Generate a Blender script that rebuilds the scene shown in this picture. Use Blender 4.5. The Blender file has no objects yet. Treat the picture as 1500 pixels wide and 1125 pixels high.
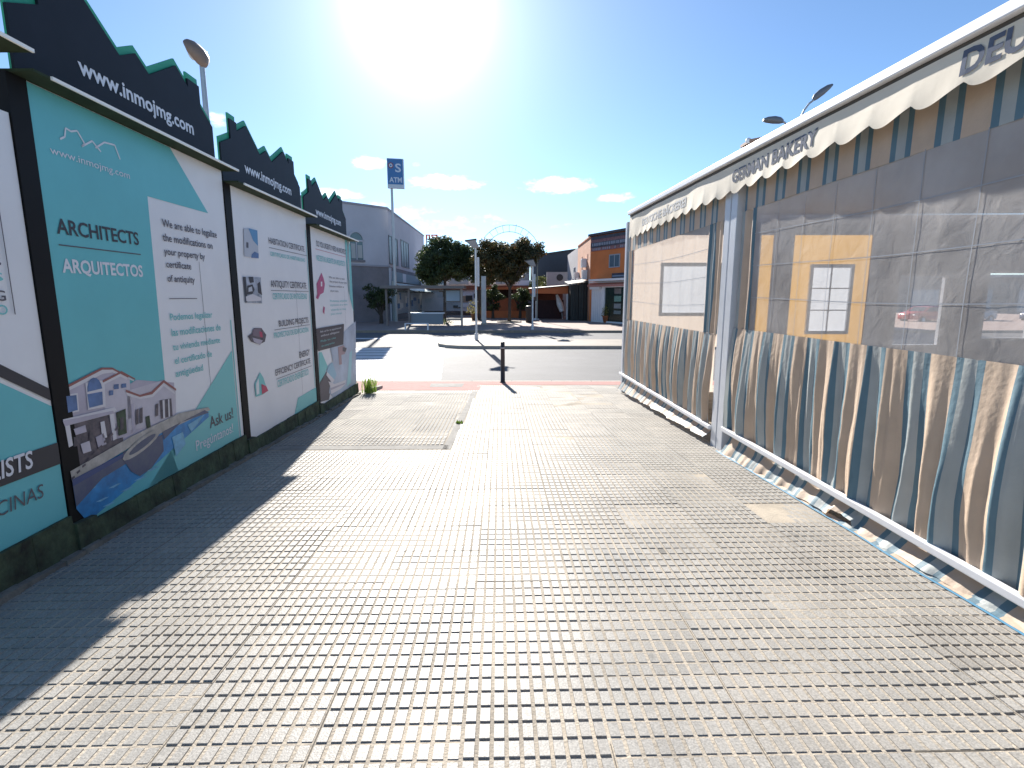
import bpy, bmesh, math, random
from math import sin, cos, tan, atan, atan2, pi, radians, sqrt
from mathutils import Vector, Matrix
random.seed(7)
SC = bpy.context.scene
COL = SC.collection
H = 1.6
SLOPE = .0381
TH = atan(128/770)

def ray(px, py):
    u = (px-750)/770; v = (562-py)/770
    return u, cos(TH)+sin(TH)*v, -sin(TH)+cos(TH)*v
def plane_hit(px, py, a, b):
    u, f, w = ray(px, py); Y = a/(u/f-b); return Y, H+w/f*Y
def on_wall(px, py, A, B):
    """distance along A->B and height where the ray meets the vertical wall AB"""
    u, f, w = ray(px, py); r = u/f
    dx, dy = B[0]-A[0], B[1]-A[1]; L = sqrt(dx*dx+dy*dy); dx /= L; dy /= L
    s = (r*A[1]-A[0])/(dx-r*dy); Y = A[1]+s*dy
    return s, H+w/f*Y
def at(px, py, Y):
    u, f, w = ray(px, py); return Vector((u/f*Y, Y, H+w/f*Y))
def gz(Y): return -SLOPE*Y

# ------------------------------------------------------------------ materials
MATS = {}
def mat(name, color, rough=.7, metal=0., var=.0, scale=3., bump=0., bscale=60., spec=.5, dirt=None, trans=0., emis=None, stretch=None):
    if name in MATS: return MATS[name]
    m = bpy.data.materials.new(name); m.use_nodes = True; N = m.node_tree.nodes; L = m.node_tree.links
    b = N['Principled BSDF']; b.inputs['Base Color'].default_value = (*color, 1)
    b.inputs['Roughness'].default_value = rough; b.inputs['Metallic'].default_value = metal
    b.inputs['Specular IOR Level'].default_value = spec
    if trans: b.inputs['Transmission Weight'].default_value = trans
    tc = N.new('ShaderNodeTexCoord'); src = tc.outputs['Object']
    if stretch:
        mp = N.new('ShaderNodeMapping'); mp.inputs['Scale'].default_value = stretch; L.new(src, mp.inputs[0]); src = mp.outputs[0]
    if var:
        n = N.new('ShaderNodeTexNoise'); n.inputs['Scale'].default_value = scale; n.inputs['Detail'].default_value = 6; n.inputs['Roughness'].default_value = .65
        L.new(src, n.inputs['Vector'])
        r = N.new('ShaderNodeMapRange'); r.inputs[1].default_value = .3; r.inputs[2].default_value = .7
        r.inputs[3].default_value = 0; r.inputs[4].default_value = 1; L.new(n.outputs[0], r.inputs[0])
        mx = N.new('ShaderNodeMix'); mx.data_type = 'RGBA'
        lo = dirt if dirt else tuple(c*(1-var) for c in color)
        mx.inputs[6].default_value = (*lo, 1); mx.inputs[7].default_value = (*[min(1, c*(1+var)) for c in color], 1)
        L.new(r.outputs[0], mx.inputs[0]); L.new(mx.outputs[2], b.inputs['Base Color'])
    if bump:
        n2 = N.new('ShaderNodeTexNoise'); n2.inputs['Scale'].default_value = bscale; n2.inputs['Detail'].default_value = 4; L.new(src, n2.inputs['Vector'])
        bp = N.new('ShaderNodeBump'); bp.inputs['Strength'].default_value = bump; bp.inputs['Distance'].default_value = .02
        L.new(n2.outputs[0], bp.inputs['Height']); L.new(bp.outputs[0], b.inputs['Normal'])
    MATS[name] = m; return m

def leafmat(name, c1, c2, c3=None):
    m = bpy.data.materials.new(name); m.use_nodes = True; N = m.node_tree.nodes; L = m.node_tree.links
    b = N['Principled BSDF']; b.inputs['Roughness'].default_value = .55
    tc = N.new('ShaderNodeTexCoord'); n = N.new('ShaderNodeTexNoise'); n.inputs['Scale'].default_value = 2.2; n.inputs['Detail'].default_value = 5
    L.new(tc.outputs['Object'], n.inputs['Vector'])
    r = N.new('ShaderNodeValToRGB'); r.color_ramp.elements[0].position = .35; r.color_ramp.elements[1].position = .6
    r.color_ramp.elements[0].color = (*c1, 1); r.color_ramp.elements[1].color = (*c2, 1)
    if c3:
        e = r.color_ramp.elements.new(.72); e.color = (*c3, 1)
    L.new(n.outputs[0], r.inputs[0]); L.new(r.outputs[0], b.inputs['Base Color'])
    t = N.new('ShaderNodeBsdfTranslucent'); L.new(r.outputs[0], t.inputs[0])
    mx = N.new('ShaderNodeMixShader'); mx.inputs[0].default_value = .35
    L.new(b.outputs[0], mx.inputs[1]); L.new(t.outputs[0], mx.inputs[2]); L.new(mx.outputs[0], N['Material Output'].inputs[0])
    MATS[name] = m; return m

# ------------------------------------------------------------------ mesh builder
class MB:
    def __init__(s): s.v = []; s.f = []; s.m = []; s.mats = []; s.sm = []; s.marks = []
    def mark(s): s.marks.append(len(s.f))
    def mi(s, m):
        if m not in s.mats: s.mats.append(m)
        return s.mats.index(m)
    def face(s, pts, m, smooth=False):
        i = len(s.v); s.v += [tuple(p) for p in pts]; s.f.append(tuple(range(i, i+len(pts)))); s.m.append(s.mi(m)); s.sm.append(smooth)
    def raw(s, vs, fs, m, smooth=False):
        i = len(s.v); s.v += [tuple(p) for p in vs]; k = s.mi(m)
        for f in fs: s.f.append(tuple(i+j for j in f)); s.m.append(k); s.sm.append(smooth)
    def hexa(s, lo, hi, m):
        """lo, hi: four points each, same winding"""
        s.raw(list(lo)+list(hi), [(3,2,1,0),(4,5,6,7),(0,1,5,4),(1,2,6,5),(2,3,7,6),(3,0,4,7)], m)
    def box(s, x0, x1, y0, y1, z0, z1, m, rot=None, org=(0,0,0)):
        P = [(x0,y0),(x1,y0),(x1,y1),(x0,y1)]
        pts = [Vector((a,b,z0)) for a,b in P]+[Vector((a,b,z1)) for a,b in P]
        if rot is not None: pts = [Vector(org)+rot@(p-Vector(org)) for p in pts]
        s.hexa(pts[:4], pts[4:], m)
    def prism(s, pts, z0, z1, m, mtop=None):
        n = len(pts); A = [(*p, z0) for p in pts]; B = [(*p, z1) for p in pts]
        s.raw(A+B, [(i, (i+1)%n, n+(i+1)%n, n+i) for i in range(n)], m)
        s.face(B, mtop or m); s.face(A[::-1], m)
    def extr(s, pts, vec, m, mside=None):
        n = len(pts); A = [Vector(p) for p in pts]; B = [p+Vector(vec) for p in A]
        s.face(A, m); s.face(B[::-1], mside or m)
        s.raw(A+B, [(i, n+i, n+(i+1)%n, (i+1)%n) for i in range(n)], mside or m)
    def tube(s, p0, p1, r0, r1, m, n=10, cap=True):
        p0 = Vector(p0); p1 = Vector(p1); d = (p1-p0).normalized()
        a = d.orthogonal().normalized(); b = d.cross(a)
        vs = []
        for p, r in ((p0,r0),(p1,r1)):
            vs += [p+(a*cos(2*pi*i/n)+b*sin(2*pi*i/n))*r for i in range(n)]
        s.raw(vs, [(i,(i+1)%n,n+(i+1)%n,n+i) for i in range(n)], m, True)
        if cap: s.face(vs[:n][::-1], m); s.face(vs[n:], m)
    def path(s, pts, r, m, n=8):
        for i in range(len(pts)-1): s.tube(pts[i], pts[i+1], r if not callable(r) else r(i), r if not callable(r) else r(i+1), m, n)
    def lathe(s, prof, c, m, n=20):
        """prof: list of (r, z) above c"""
        vs = []
        for r, z in prof: vs += [(c[0]+r*cos(2*pi*i/n), c[1]+r*sin(2*pi*i/n), c[2]+z) for i in range(n)]
        fs = []
        for k in range(len(prof)-1):
            for i in range(n): fs.append((k*n+i, k*n+(i+1)%n, (k+1)*n+(i+1)%n, (k+1)*n+i))
        s.raw(vs, fs, m, True)
    def ell(s, c, rx, ry, rz, m, n=14, k=8):
        vs = []; fs = []
        for j in range(k+1):
            t = pi*j/k
            for i in range(n):
                p = 2*pi*i/n; vs.append((c[0]+rx*sin(t)*cos(p), c[1]+ry*sin(t)*sin(p), c[2]+rz*cos(t)))
        for j in range(k):
            for i in range(n): fs.append((j*n+i, (j+1)*n+i, (j+1)*n+(i+1)%n, j*n+(i+1)%n))
        s.raw(vs, fs, m, True)
    def build(s, name, parent=None, bevel=0, solid=0):
        if s.marks:
            mk = sorted(set([0]+s.marks+[len(s.f)])); o = None; s.marks = []
            for a_, b_ in zip(mk, mk[1:]):
                q = MB(); q.mats = s.mats
                for i in range(a_, b_):
                    k = len(q.v); q.v += [s.v[j] for j in s.f[i]]; q.f.append(tuple(range(k, len(q.v)))); q.m.append(s.m[i]); q.sm.append(s.sm[i])
                o = q.build(name, parent, bevel)
            return o
        me = bpy.data.meshes.new(name); me.from_pydata(s.v, [], s.f)
        for m in s.mats: me.materials.append(m)
        me.polygons.foreach_set('material_index', s.m); me.polygons.foreach_set('use_smooth', s.sm); me.update()
        o = bpy.data.objects.new(name, me); COL.objects.link(o)
        if parent is not None:
            o.parent = parent; o.matrix_parent_inverse = Matrix.Translation(parent.location).inverted()
        if bevel:
            bv = o.modifiers.new('bevel', 'BEVEL'); bv.width = bevel; bv.segments = 2; bv.limit_method = 'ANGLE'
        return o
def thing(name, label, cat, loc=(0,0,0), group=None):
    o = bpy.data.objects.new(name, None); COL.objects.link(o); o.location = loc
    o['label'] = label; o['category'] = cat
    if group: o['group'] = group
    return o
def tag(o, label, cat, group=None):
    o['label'] = label; o['category'] = cat
    if group: o['group'] = group
    return o
def struct(o): o['kind'] = 'structure'; return o

_txt = {}
def text_into(mb, s, fn, w, h, m, bold=0., italic=0., sub=0):
    """writes s into mb; fn(x, y) maps text coordinates (0..w, baseline 0, cap height h) to a point"""
    def raw(t):
        c = bpy.data.curves.new('lettering', 'FONT'); c.body = t; c.offset = bold; c.resolution_u = 3; c.shear = italic
        o = bpy.data.objects.new('lettering', c); COL.objects.link(o)
        me = bpy.data.meshes.new_from_object(o)
        vs = [v.co.copy() for v in me.vertices]; fs = [tuple(p.vertices) for p in me.polygons]
        bpy.data.objects.remove(o); bpy.data.curves.remove(c); bpy.data.meshes.remove(me); return vs, fs
    if bold not in _txt: _txt[bold] = max(v.y for v in raw('H')[0])
    vs, fs = raw(s); cap = _txt[bold]; mb.mark()
    x0 = min(v.x for v in vs); x1 = max(v.x for v in vs)
    if sub:
        bm = bmesh.new(); vv = [bm.verts.new(((v.x-x0)/(x1-x0)*w, v.y/cap*h, 0)) for v in vs]
        for f in fs:
            try: bm.faces.new([vv[i] for i in f])
            except ValueError: pass
        bmesh.ops.triangulate(bm, faces=bm.faces[:])
        for _ in range(5):
            ed = [e for e in bm.edges if e.calc_length() > sub]
            if not ed: break
            bmesh.ops.subdivide_edges(bm, edges=ed, cuts=1); bmesh.ops.triangulate(bm, faces=bm.faces[:])
        bm.verts.index_update(); mb.raw([fn(v.co.x, v.co.y) for v in bm.verts], [[v.index for v in f.verts] for f in bm.faces], m); bm.free(); return
    mb.raw([fn((v.x-x0)/(x1-x0)*w, v.y/cap*h) for v in vs], fs, m)

# ------------------------------------------------------------------ colours
WHITE = mat('white_paint', (.78,.78,.8), .45, var=.06, scale=4)
VINYL = mat('white_vinyl', (.80,.80,.82), .5, var=.04, scale=1.5)
TEAL = mat('teal_print', (.13,.50,.54), .45, var=.06, scale=1.2)
TEAL2 = mat('light_teal_print', (.20,.56,.56), .5)
INK = mat('dark_ink', (.035,.035,.045), .5)
INK2 = mat('grey_ink', (.10,.09,.11), .5)
BLACKPOST = mat('black_painted_steel', (.006,.006,.007), .6, var=.2, spec=.2)
NAVY = mat('crest_navy', (.010,.012,.020), .6, var=.15, scale=5, spec=.25)
GREEN = mat('green_edge', (.03,.34,.20), .6)
LETTER = mat('white_lettering', (.75,.75,.8), .5)
MOSS = mat('mossy_green_paint', (.06,.085,.045), .9, var=.5, scale=6, bump=.5, bscale=30, dirt=(.02,.018,.012))
CONC = mat('kerb_concrete', (.33,.30,.26), .9, var=.2, scale=8, bump=.3)
ALU = mat('painted_aluminium', (.62,.64,.68), .35, var=.05, scale=6)
GALV = mat('galvanised_steel', (.42,.44,.46), .45, metal=.6, var=.1, scale=9)
PALEPOLE = mat('pale_grey_pole', (.62,.62,.62), .5, var=.08)
DKMETAL = mat('dark_metal', (.03,.03,.035), .5, var=.2)
GLASS = mat('dark_glass', (.03,.04,.05), .08, spec=.8)
SKYGLASS = mat('blue_grey_glass', (.10,.11,.14), .4, spec=.3)

# ------------------------------------------------------------------ world, sun, camera
SUN_EL, SUN_AZ = radians(26.3), radians(-9.1)
SD = Vector((sin(SUN_AZ)*cos(SUN_EL), cos(SUN_AZ)*cos(SUN_EL), sin(SUN_EL)))
w = bpy.data.worlds.new('World'); SC.world = w; w.use_nodes = True
N = w.node_tree.nodes; L = w.node_tree.links
bg = N['Background']; sky = N.new('ShaderNodeTexSky'); sky.sky_type = 'NISHITA'; sky.sun_disc = False
sky.sun_elevation = SUN_EL; sky.sun_rotation = SUN_AZ; sky.air_density = .7; sky.dust_density = .03; sky.ozone_density = 4
def math_(op, a, b=None, c=None):
    n = N.new('ShaderNodeMath'); n.operation = op
    for i, x in enumerate((a, b, c)):
        if x is None: continue
        if isinstance(x, (int, float)): n.inputs[i].default_value = x
        else: L.new(x, n.inputs[i])
    return n.outputs[0]
tc = N.new('ShaderNodeTexCoord'); D = tc.outputs['Generated']
dt = N.new('ShaderNodeVectorMath'); dt.operation = 'DOT_PRODUCT'; L.new(D, dt.inputs[0]); dt.inputs[1].default_value = SD
dot = math_('MAXIMUM', dt.outputs['Value'], 0)
aur = math_('ADD', math_('MULTIPLY', math_('POWER', dot, 14), 1.3), math_('ADD', math_('MULTIPLY', math_('POWER', dot, 80), 2.8), math_('MULTIPLY', math_('POWER', dot, 500), 20)))
sep = N.new('ShaderNodeSeparateXYZ'); L.new(D, sep.inputs[0])
az = math_('ARCTAN2', sep.outputs[0], sep.outputs[1]); el = math_('ARCSINE', sep.outputs[2])
nz = N.new('ShaderNodeTexNoise'); nz.inputs['Scale'].default_value = 34; nz.inputs['Detail'].default_value = 6; nz.inputs['Roughness'].default_value = .62
mp = N.new('ShaderNodeMapping'); mp.inputs['Scale'].default_value = (1, 1, 2.2); L.new(D, mp.inputs[0]); L.new(mp.outputs[0], nz.inputs['Vector'])
cl = None
for (px, py, rx, ry, amp) in [(537,237,26,10,1),(500,284,38,8,.9),(648,266,62,11,1),(815,271,58,12,1),(902,289,30,8,.9),(600,312,70,14,.6),(700,322,60,10,.5),(316,176,14,10,.8),(322,208,12,9,.6),(612,240,10,5,.6),(560,300,30,6,.6),(820,330,60,6,.4),(1160,205,30,7,.3),(640,330,60,16,.6)]:
    u, f, ww = ray(px, py); a0 = atan2(u, f); e0 = atan2(ww, sqrt(u*u+f*f)); k = 770
    dx = math_('DIVIDE', math_('SUBTRACT', az, a0), rx/k*1.25); dy = math_('DIVIDE', math_('SUBTRACT', el, e0), ry/k*1.2)
    d2 = math_('ADD', math_('MULTIPLY', dx, dx), math_('MULTIPLY', dy, dy))
    mm = math_('MULTIPLY', math_('MAXIMUM', math_('SUBTRACT', 1.0, d2), 0), amp*.85)
    cl = mm if cl is None else math_('MAXIMUM', cl, mm)
mr = N.new('ShaderNodeMapRange'); mr.interpolation_type = 'SMOOTHSTEP'
L.new(math_('ADD', cl, math_('MULTIPLY', math_('SUBTRACT', nz.outputs[0], .5), 1.5)), mr.inputs[0])
mr.inputs[1].default_value = .30; mr.inputs[2].default_value = .95
cmask = math_('MULTIPLY', mr.outputs[0], math_('MINIMUM', math_('MULTIPLY', cl, 4), 1))
tint = N.new('ShaderNodeMix'); tint.data_type = 'RGBA'; tint.blend_type = 'MULTIPLY'; tint.inputs[0].default_value = 1
L.new(sky.outputs[0], tint.inputs[6]); tint.inputs[7].default_value = (1.06,1.06,1.0,1)
cmx = N.new('ShaderNodeMix'); cmx.data_type = 'RGBA'; L.new(cmask, cmx.inputs[0]); L.new(tint.outputs[2], cmx.inputs[6]); cmx.inputs[7].default_value = (8.5, 8.7, 9.0, 1)
au = N.new('ShaderNodeVectorMath'); au.operation = 'SCALE'; au.inputs[0].default_value = (1.0, 1.0, .98); L.new(aur, au.inputs['Scale'])
ad = N.new('ShaderNodeVectorMath'); ad.operation = 'ADD'; L.new(cmx.outputs[2], ad.inputs[0]); L.new(au.outputs[0], ad.inputs[1])
L.new(ad.outputs[0], bg.inputs[0]); bg.inputs[1].default_value = .082
sl = bpy.data.lights.new('sun', 'SUN'); sl.energy = 5; sl.angle = radians(.5); sl.color = (1, .95, .87)
so = bpy.data.objects.new('sun', sl); COL.objects.link(so); so.rotation_euler = SD.to_track_quat('Z', 'Y').to_euler()
cam = bpy.data.cameras.new('camera'); co = bpy.data.objects.new('camera', cam); COL.objects.link(co)
cam.sensor_width = 36; cam.lens = 36*770/1500; cam.clip_end = 5000; cam.clip_start = .05
co.location = (0, 0, H); co.rotation_euler = (pi/2-TH, 0, 0); SC.camera = co
SC.view_settings.view_transform = 'Standard'; SC.view_settings.look = 'None'; SC.view_settings.exposure = 1.25; SC.view_settings.gamma = 1
SC.cycles.max_bounces = 8; SC.cycles.transparent_max_bounces = 16; SC.cycles.use_denoising = True

# ------------------------------------------------------------------ ground
ROADZ = -.60
g = MB(); S = 1500
ASPH = mat('asphalt', (.135,.135,.14), .8, var=.12, scale=.6, bump=.35, bscale=90, spec=.2)
DUST = mat('pale_dusty_ground', (.22,.20,.17), .9, var=.2, scale=.3)
g.face([(-S,-S,-.66),(S,-S,-.66),(S,S,-.66),(-S,S,-.66)], DUST)
struct(g.build('ground'))
g = MB(); g.box(-60,60,13.15,32.5,-.655,ROADZ,ASPH); struct(g.build('road'))

# walkway: base slab and real raised pads
def pave_mat():
    m = bpy.data.materials.new('pad_terrazzo'); m.use_nodes = True; N = m.node_tree.nodes; L = m.node_tree.links; b = N['Principled BSDF']
    at_ = N.new('ShaderNodeAttribute'); at_.attribute_name = 'tone'
    tc = N.new('ShaderNodeTexCoord')
    n = N.new('ShaderNodeTexNoise'); n.inputs['Scale'].default_value = 1.1; n.inputs['Detail'].default_value = 7; n.inputs['Roughness'].default_value = .6; L.new(tc.outputs['Object'], n.inputs['Vector'])
    n2 = N.new('ShaderNodeTexNoise'); n2.inputs['Scale'].default_value = 130; n2.inputs['Detail'].default_value = 3; L.new(tc.outputs['Object'], n2.inputs['Vector'])
    r = N.new('ShaderNodeMapRange'); r.inputs[1].default_value = .3; r.inputs[2].default_value = .75; r.inputs[3].default_value = .80; r.inputs[4].default_value = 1.1; L.new(n.outputs[0], r.inputs[0])
    r2 = N.new('ShaderNodeMapRange'); r2.inputs[1].default_value = .35; r2.inputs[2].default_value = .65; r2.inputs[3].default_value = .78; r2.inputs[4].default_value = 1.16; L.new(n2.outputs[0], r2.inputs[0])
    k = N.new('ShaderNodeMath'); k.operation = 'MULTIPLY'; L.new(r.outputs[0], k.inputs[0]); L.new(r2.outputs[0], k.inputs[1])
    n4 = N.new('ShaderNodeTexNoise'); n4.inputs['Scale'].default_value = 6.5; n4.inputs['Detail'].default_value = 8; n4.inputs['Roughness'].default_value = .7; L.new(tc.outputs['Object'], n4.inputs['Vector'])
    r4 = N.new('ShaderNodeMapRange'); r4.inputs[1].default_value = .60; r4.inputs[2].default_value = .74; r4.inputs[3].default_value = 1; r4.inputs[4].default_value = .62; L.new(n4.outputs[0], r4.inputs[0])
    k2 = N.new('ShaderNodeMath'); k2.operation = 'MULTIPLY'; L.new(k.outputs[0], k2.inputs[0]); L.new(r4.outputs[0], k2.inputs[1]); k = k2
    s = N.new('ShaderNodeVectorMath'); s.operation = 'SCALE'; L.new(at_.outputs['Color'], s.inputs[0]); L.new(k.outputs[0], s.inputs['Scale'])
    L.new(s.outputs[0], b.inputs['Base Color']); b.inputs['Specular IOR Level'].default_value = .17
    r3 = N.new('ShaderNodeMapRange'); r3.inputs[3].default_value = .34; r3.inputs[4].default_value = .56; L.new(n.outputs[0], r3.inputs[0]); ra = N.new('ShaderNodeMath'); ra.operation = 'MULTIPLY_ADD'; L.new(at_.outputs['Alpha'], ra.inputs[0]); ra.inputs[1].default_value = .35; L.new(r3.outputs[0], ra.inputs[2]); L.new(ra.outputs[0], b.inputs['Roughness'])
    bp = N.new('ShaderNodeBump'); bp.inputs['Strength'].default_value = .25; bp.inputs['Distance'].default_value = .004; L.new(n2.outputs[0], bp.inputs['Height']); L.new(bp.outputs[0], b.inputs['Normal'])
    return m
PAD = pave_mat()
GROOVE = mat('groove_dirt', (.40,.35,.285), .9, var=.3, scale=3, dirt=(.29,.26,.22), bump=.3, bscale=80, spec=.1)
pb = math.atan(.0232)
def P2W(a, b):   # paving coordinates: a across, b along
    x = a*cos(pb)-b*sin(pb); y = a*sin(pb)+b*cos(pb); return x, y
CW, RL, SW, SLN = .056, .0865, .56, .4325
vs, fs, cols = [], [], []
A0 = (720.7-750)/770*0   # joint offset found from the photo
def lineA():
    # joint through photo (675,1110): its across coordinate
    u, f, w_ = ray(675, 1110); r = -w_/f; Y = H/(r-SLOPE); x = u/f*Y
    return x*cos(pb)+Y*sin(pb)
AJ = lineA()
def rowJ():
    u, f, w_ = ray(675, 1113); r = -w_/f; Y = H/(r-SLOPE); x = u/f*Y
    return -x*sin(pb)+Y*cos(pb)
BJ = rowJ()
rng = random.Random(3)
slabtone = {}
def end_of(a): return 11.35 if a < -.7 else 12.25
i0, i1 = int((-3.5-AJ)/SW)-1, int((3.4-AJ)/SW)+1
for si in range(i0, i1+1):
    off = rng.choice([0, 0, 0, .0, .5])*0
    jog = rng.uniform(-.006, .006)
    for sj in range(-6, 30):
        tone = 1+rng.gauss(0, .03); warm = rng.gauss(0, .006)
        tx, ty, dz = rng.gauss(0, .0022), rng.gauss(0, .0022), rng.gauss(0, .0012)
        for ci in range(10):
            for rj in range(5):
                a = AJ+si*SW+ci*CW+(CW)/2; b = BJ+jog+sj*SLN+rj*RL+RL/2
                x, y = P2W(a, b)
                if b > end_of(a) or b < -1.2 or x < -3.12 or x > 2.85-.02*y: continue
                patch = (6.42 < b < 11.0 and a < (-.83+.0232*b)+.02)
                if 6.2 < b <= 6.42 and a < (-.83+.0232*b)+.05: continue
                if abs(a-(-.80+.0232*b)) < .05 and 6.2 < b < 11.3: continue
                pw, pl = (.0425, .0725)
                t = tone*(1+rng.gauss(0, .03))
                ru = max(0, min(1, (b-3.5)/6))*.7; c = (.375*t*(1+warm), .358*t, .332*t*(1-warm), ru)
                h = .0044
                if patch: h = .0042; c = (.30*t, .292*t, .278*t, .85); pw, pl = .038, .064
                elif rng.random() < .0008: c = (c[0]*.5, c[1]*.5, c[2]*.5, ru)
                if a > .9 and b > 7.5 and not patch: h = .002+.003*max(0, (10-b)/2.5) if b < 10 else .0015
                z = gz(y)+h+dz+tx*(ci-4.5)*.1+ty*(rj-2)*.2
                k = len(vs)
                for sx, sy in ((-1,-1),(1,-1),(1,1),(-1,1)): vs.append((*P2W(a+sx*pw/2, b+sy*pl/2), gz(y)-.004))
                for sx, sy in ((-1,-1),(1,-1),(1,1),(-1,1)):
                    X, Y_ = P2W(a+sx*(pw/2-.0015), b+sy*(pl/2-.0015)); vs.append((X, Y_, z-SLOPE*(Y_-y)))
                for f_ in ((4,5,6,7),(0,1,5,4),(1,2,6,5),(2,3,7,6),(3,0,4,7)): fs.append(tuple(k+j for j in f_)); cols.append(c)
me = bpy.data.meshes.new('pavement'); 
nb = len(vs)
base = [(-14,-6),(14,-6),(14,13.0),(-14,13.0)]
for (x, y) in base: vs.append((x, y, gz(y)-.0))
fs.append((nb,nb+1,nb+2,nb+3)); cols.append((.2,.18,.15,1.))
me.from_pydata(vs, [], fs); me.materials.append(PAD); me.materials.append(GROOVE)
me.polygons[len(fs)-1].material_index = 1
atr = me.attributes.new('tone', 'FLOAT_COLOR', 'CORNER'); flat = []
for f_, c in zip(fs, cols):
    for _ in f_: flat += list(c)
atr.data.foreach_set('color', flat)
wo = bpy.data.objects.new('pavement', me); COL.objects.link(wo); struct(wo)

# joints and repairs in the paving
JOINT = mat('joint_dirt', (.13,.115,.095), .95, var=.3, scale=9)
MORT = mat('mortar_repair', (.26,.25,.235), .85, var=.22, scale=6, bump=.3, spec=.1)
g = MB()
def strip(mb, a0, a1, b0, b1, z, m):
    P = [P2W(a0,b0),P2W(a1,b0),P2W(a1,b1),P2W(a0,b1)]; mb.face([(x,y,gz(y)+z) for x,y in P], m)
for si in range(i0, i1+1):
    a = AJ+si*SW
    if -3.0 < a < 2.6:
        b = .3
        while b < end_of(a):
            ln = rng.uniform(.3, 1.2)
            if rng.random() < .5: strip(g, a-.002, a+rng.uniform(.0005,.003), b, min(b+ln, end_of(a)), .0012, JOINT)
            b += ln
for sj in range(0, 29):
    b = BJ+sj*SLN
    for si in range(i0, i1+1):
        a = AJ+si*SW
        if -3 < a < 2.4 and b < end_of(a) and rng.random() < .22: strip(g, a, a+SW, b-.003, b+.002, .0013, JOINT)
jo = g.build('paving_joints'); struct(jo)
g = MB()
strip(g, -3.1, -.83+.0232*6.3+.05, 6.21, 6.41, .0035, MORT)
P = [P2W(-.85+.0232*6.2,6.2),P2W(-.75+.0232*6.2,6.2),P2W(-.75+.0232*11.3,11.32),P2W(-.85+.0232*11.3,11.32)]
g.face([(x,y,gz(y)+.0035) for x,y in P], MORT)
struct(g.build('mortar_strip'))

# red brick strip and kerb at the street
RED = bpy.data.materials.new('red_paving'); RED.use_nodes = True
N2 = RED.node_tree.nodes; L2 = RED.node_tree.links
bt = N2.new('ShaderNodeTexBrick'); bt.inputs['Scale'].default_value = 5; bt.inputs['Color1'].default_value = (.44,.22,.20,1); bt.inputs['Color2'].default_value = (.36,.17,.155,1); bt.inputs['Mortar'].default_value = (.30,.25,.22,1)
t_ = N2.new('ShaderNodeTexCoord'); L2.new(t_.outputs['Object'], bt.inputs['Vector']); L2.new(bt.outputs[0], N2['Principled BSDF'].inputs['Base Color']); N2['Principled BSDF'].inputs['Roughness'].default_value = .9; N2['Principled BSDF'].inputs['Specular IOR Level'].default_value = .15
g = MB(); g.face([(-14,11.38,gz(11.38)+.005),(-.72,11.38,gz(11.38)+.005),(-.72,12.28,gz(12.28)+.005),(-14,12.28,gz(12.28)+.005)], RED)
g.face([(-14,12.28,gz(12.28)+.005),(14,12.28,gz(12.28)+.005),(14,12.95,gz(12.95)+.005),(-14,12.95,gz(12.95)+.005)], RED)
struct(g.build('red_pavement'))
g = MB(); x = -14.
while x < 14: g.box(x, x+.99, 12.95, 13.12, -.62, gz(13)+.006, CONC); x += 1.
o = g.build('kerb', bevel=.012); struct(o)
g = MB(); g.face([(-1.9,11.9,gz(11.9)+.008),(-1.15,11.9,gz(11.9)+.008),(-1.15,12.55,gz(12.55)+.008),(-1.95,12.55,gz(12.55)+.008)], MORT)
struct(g.build('pavement_patch'))

# street: zebra bars, median, plaza
ZEB = mat('road_paint', (.62,.62,.62), .7, var=.12, scale=2, bump=.15, bscale=60)
g = MB()
for k in range(9):
    y0 = 13.7+k*1.02
    r = -1.9-(y0-13.7)*.115
    g.face([(-9.5,y0,ROADZ+.004),(r,y0,ROADZ+.004),(r-.06,y0+.86,ROADZ+.004),(-9.5,y0+.86,ROADZ+.004)], ZEB)
g.face([(-9,27.6,ROADZ+.004),(-4.2,27.6,ROADZ+.004),(-4.2,28.3,ROADZ+.004),(-9,28.3,ROADZ+.004)], ZEB)
struct(g.build('road_marking'))
PLAZA = mat('plaza_paving', (.36,.28,.25), .85, spec=.2, var=.12, scale=.8, bump=.2, bscale=20)
KERBB = mat('beige_kerb', (.26,.215,.165), .85, var=.2, scale=5)
def rounded_end(x0, x1, y0, y1, n=8):
    c = (y0+y1)/2; r = (y1-y0)/2
    return [(x1,y0),(x1,y1)]+[(x0+r-r*sin(pi*i/n)*1.0, c+r*cos(pi*i/n)) for i in range(n+1)]
g = MB(); P = rounded_end(-3.4, 60, 22.4, 25.9)[::-1]; g.prism(P, ROADZ-.02, -.475, mat('shade_lifted_kerb_face', (.42,.37,.31), .85, var=.15), KERBB)  # kerb face coloured paler than its top to lift its backlit shade
Pin = rounded_end(-3.2, 60, 22.6, 25.7)[::-1]; g.face([(x,y,-.471) for x,y in Pin], mat('median_paving', (.22,.185,.15), .8, var=.15, scale=1.5))
struct(g.build('median_pavement'))
g = MB(); g.box(-60,60,32.5,32.7,-.62,-.455,KERBB); g.box(-60,60,32.7,110,-.62,-.46,PLAZA); struct(g.build('plaza_ground'))
PZ = -.46
# faint plaza joints
g = MB()
for k in range(14):
    y = 33.5+k*1.6; g.face([(-9,y,PZ+.003),(9,y,PZ+.003),(9,y+.05,PZ+.003),(-9,y+.05,PZ+.003)], KERBB)
struct(g.build('plaza_joints'))

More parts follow.
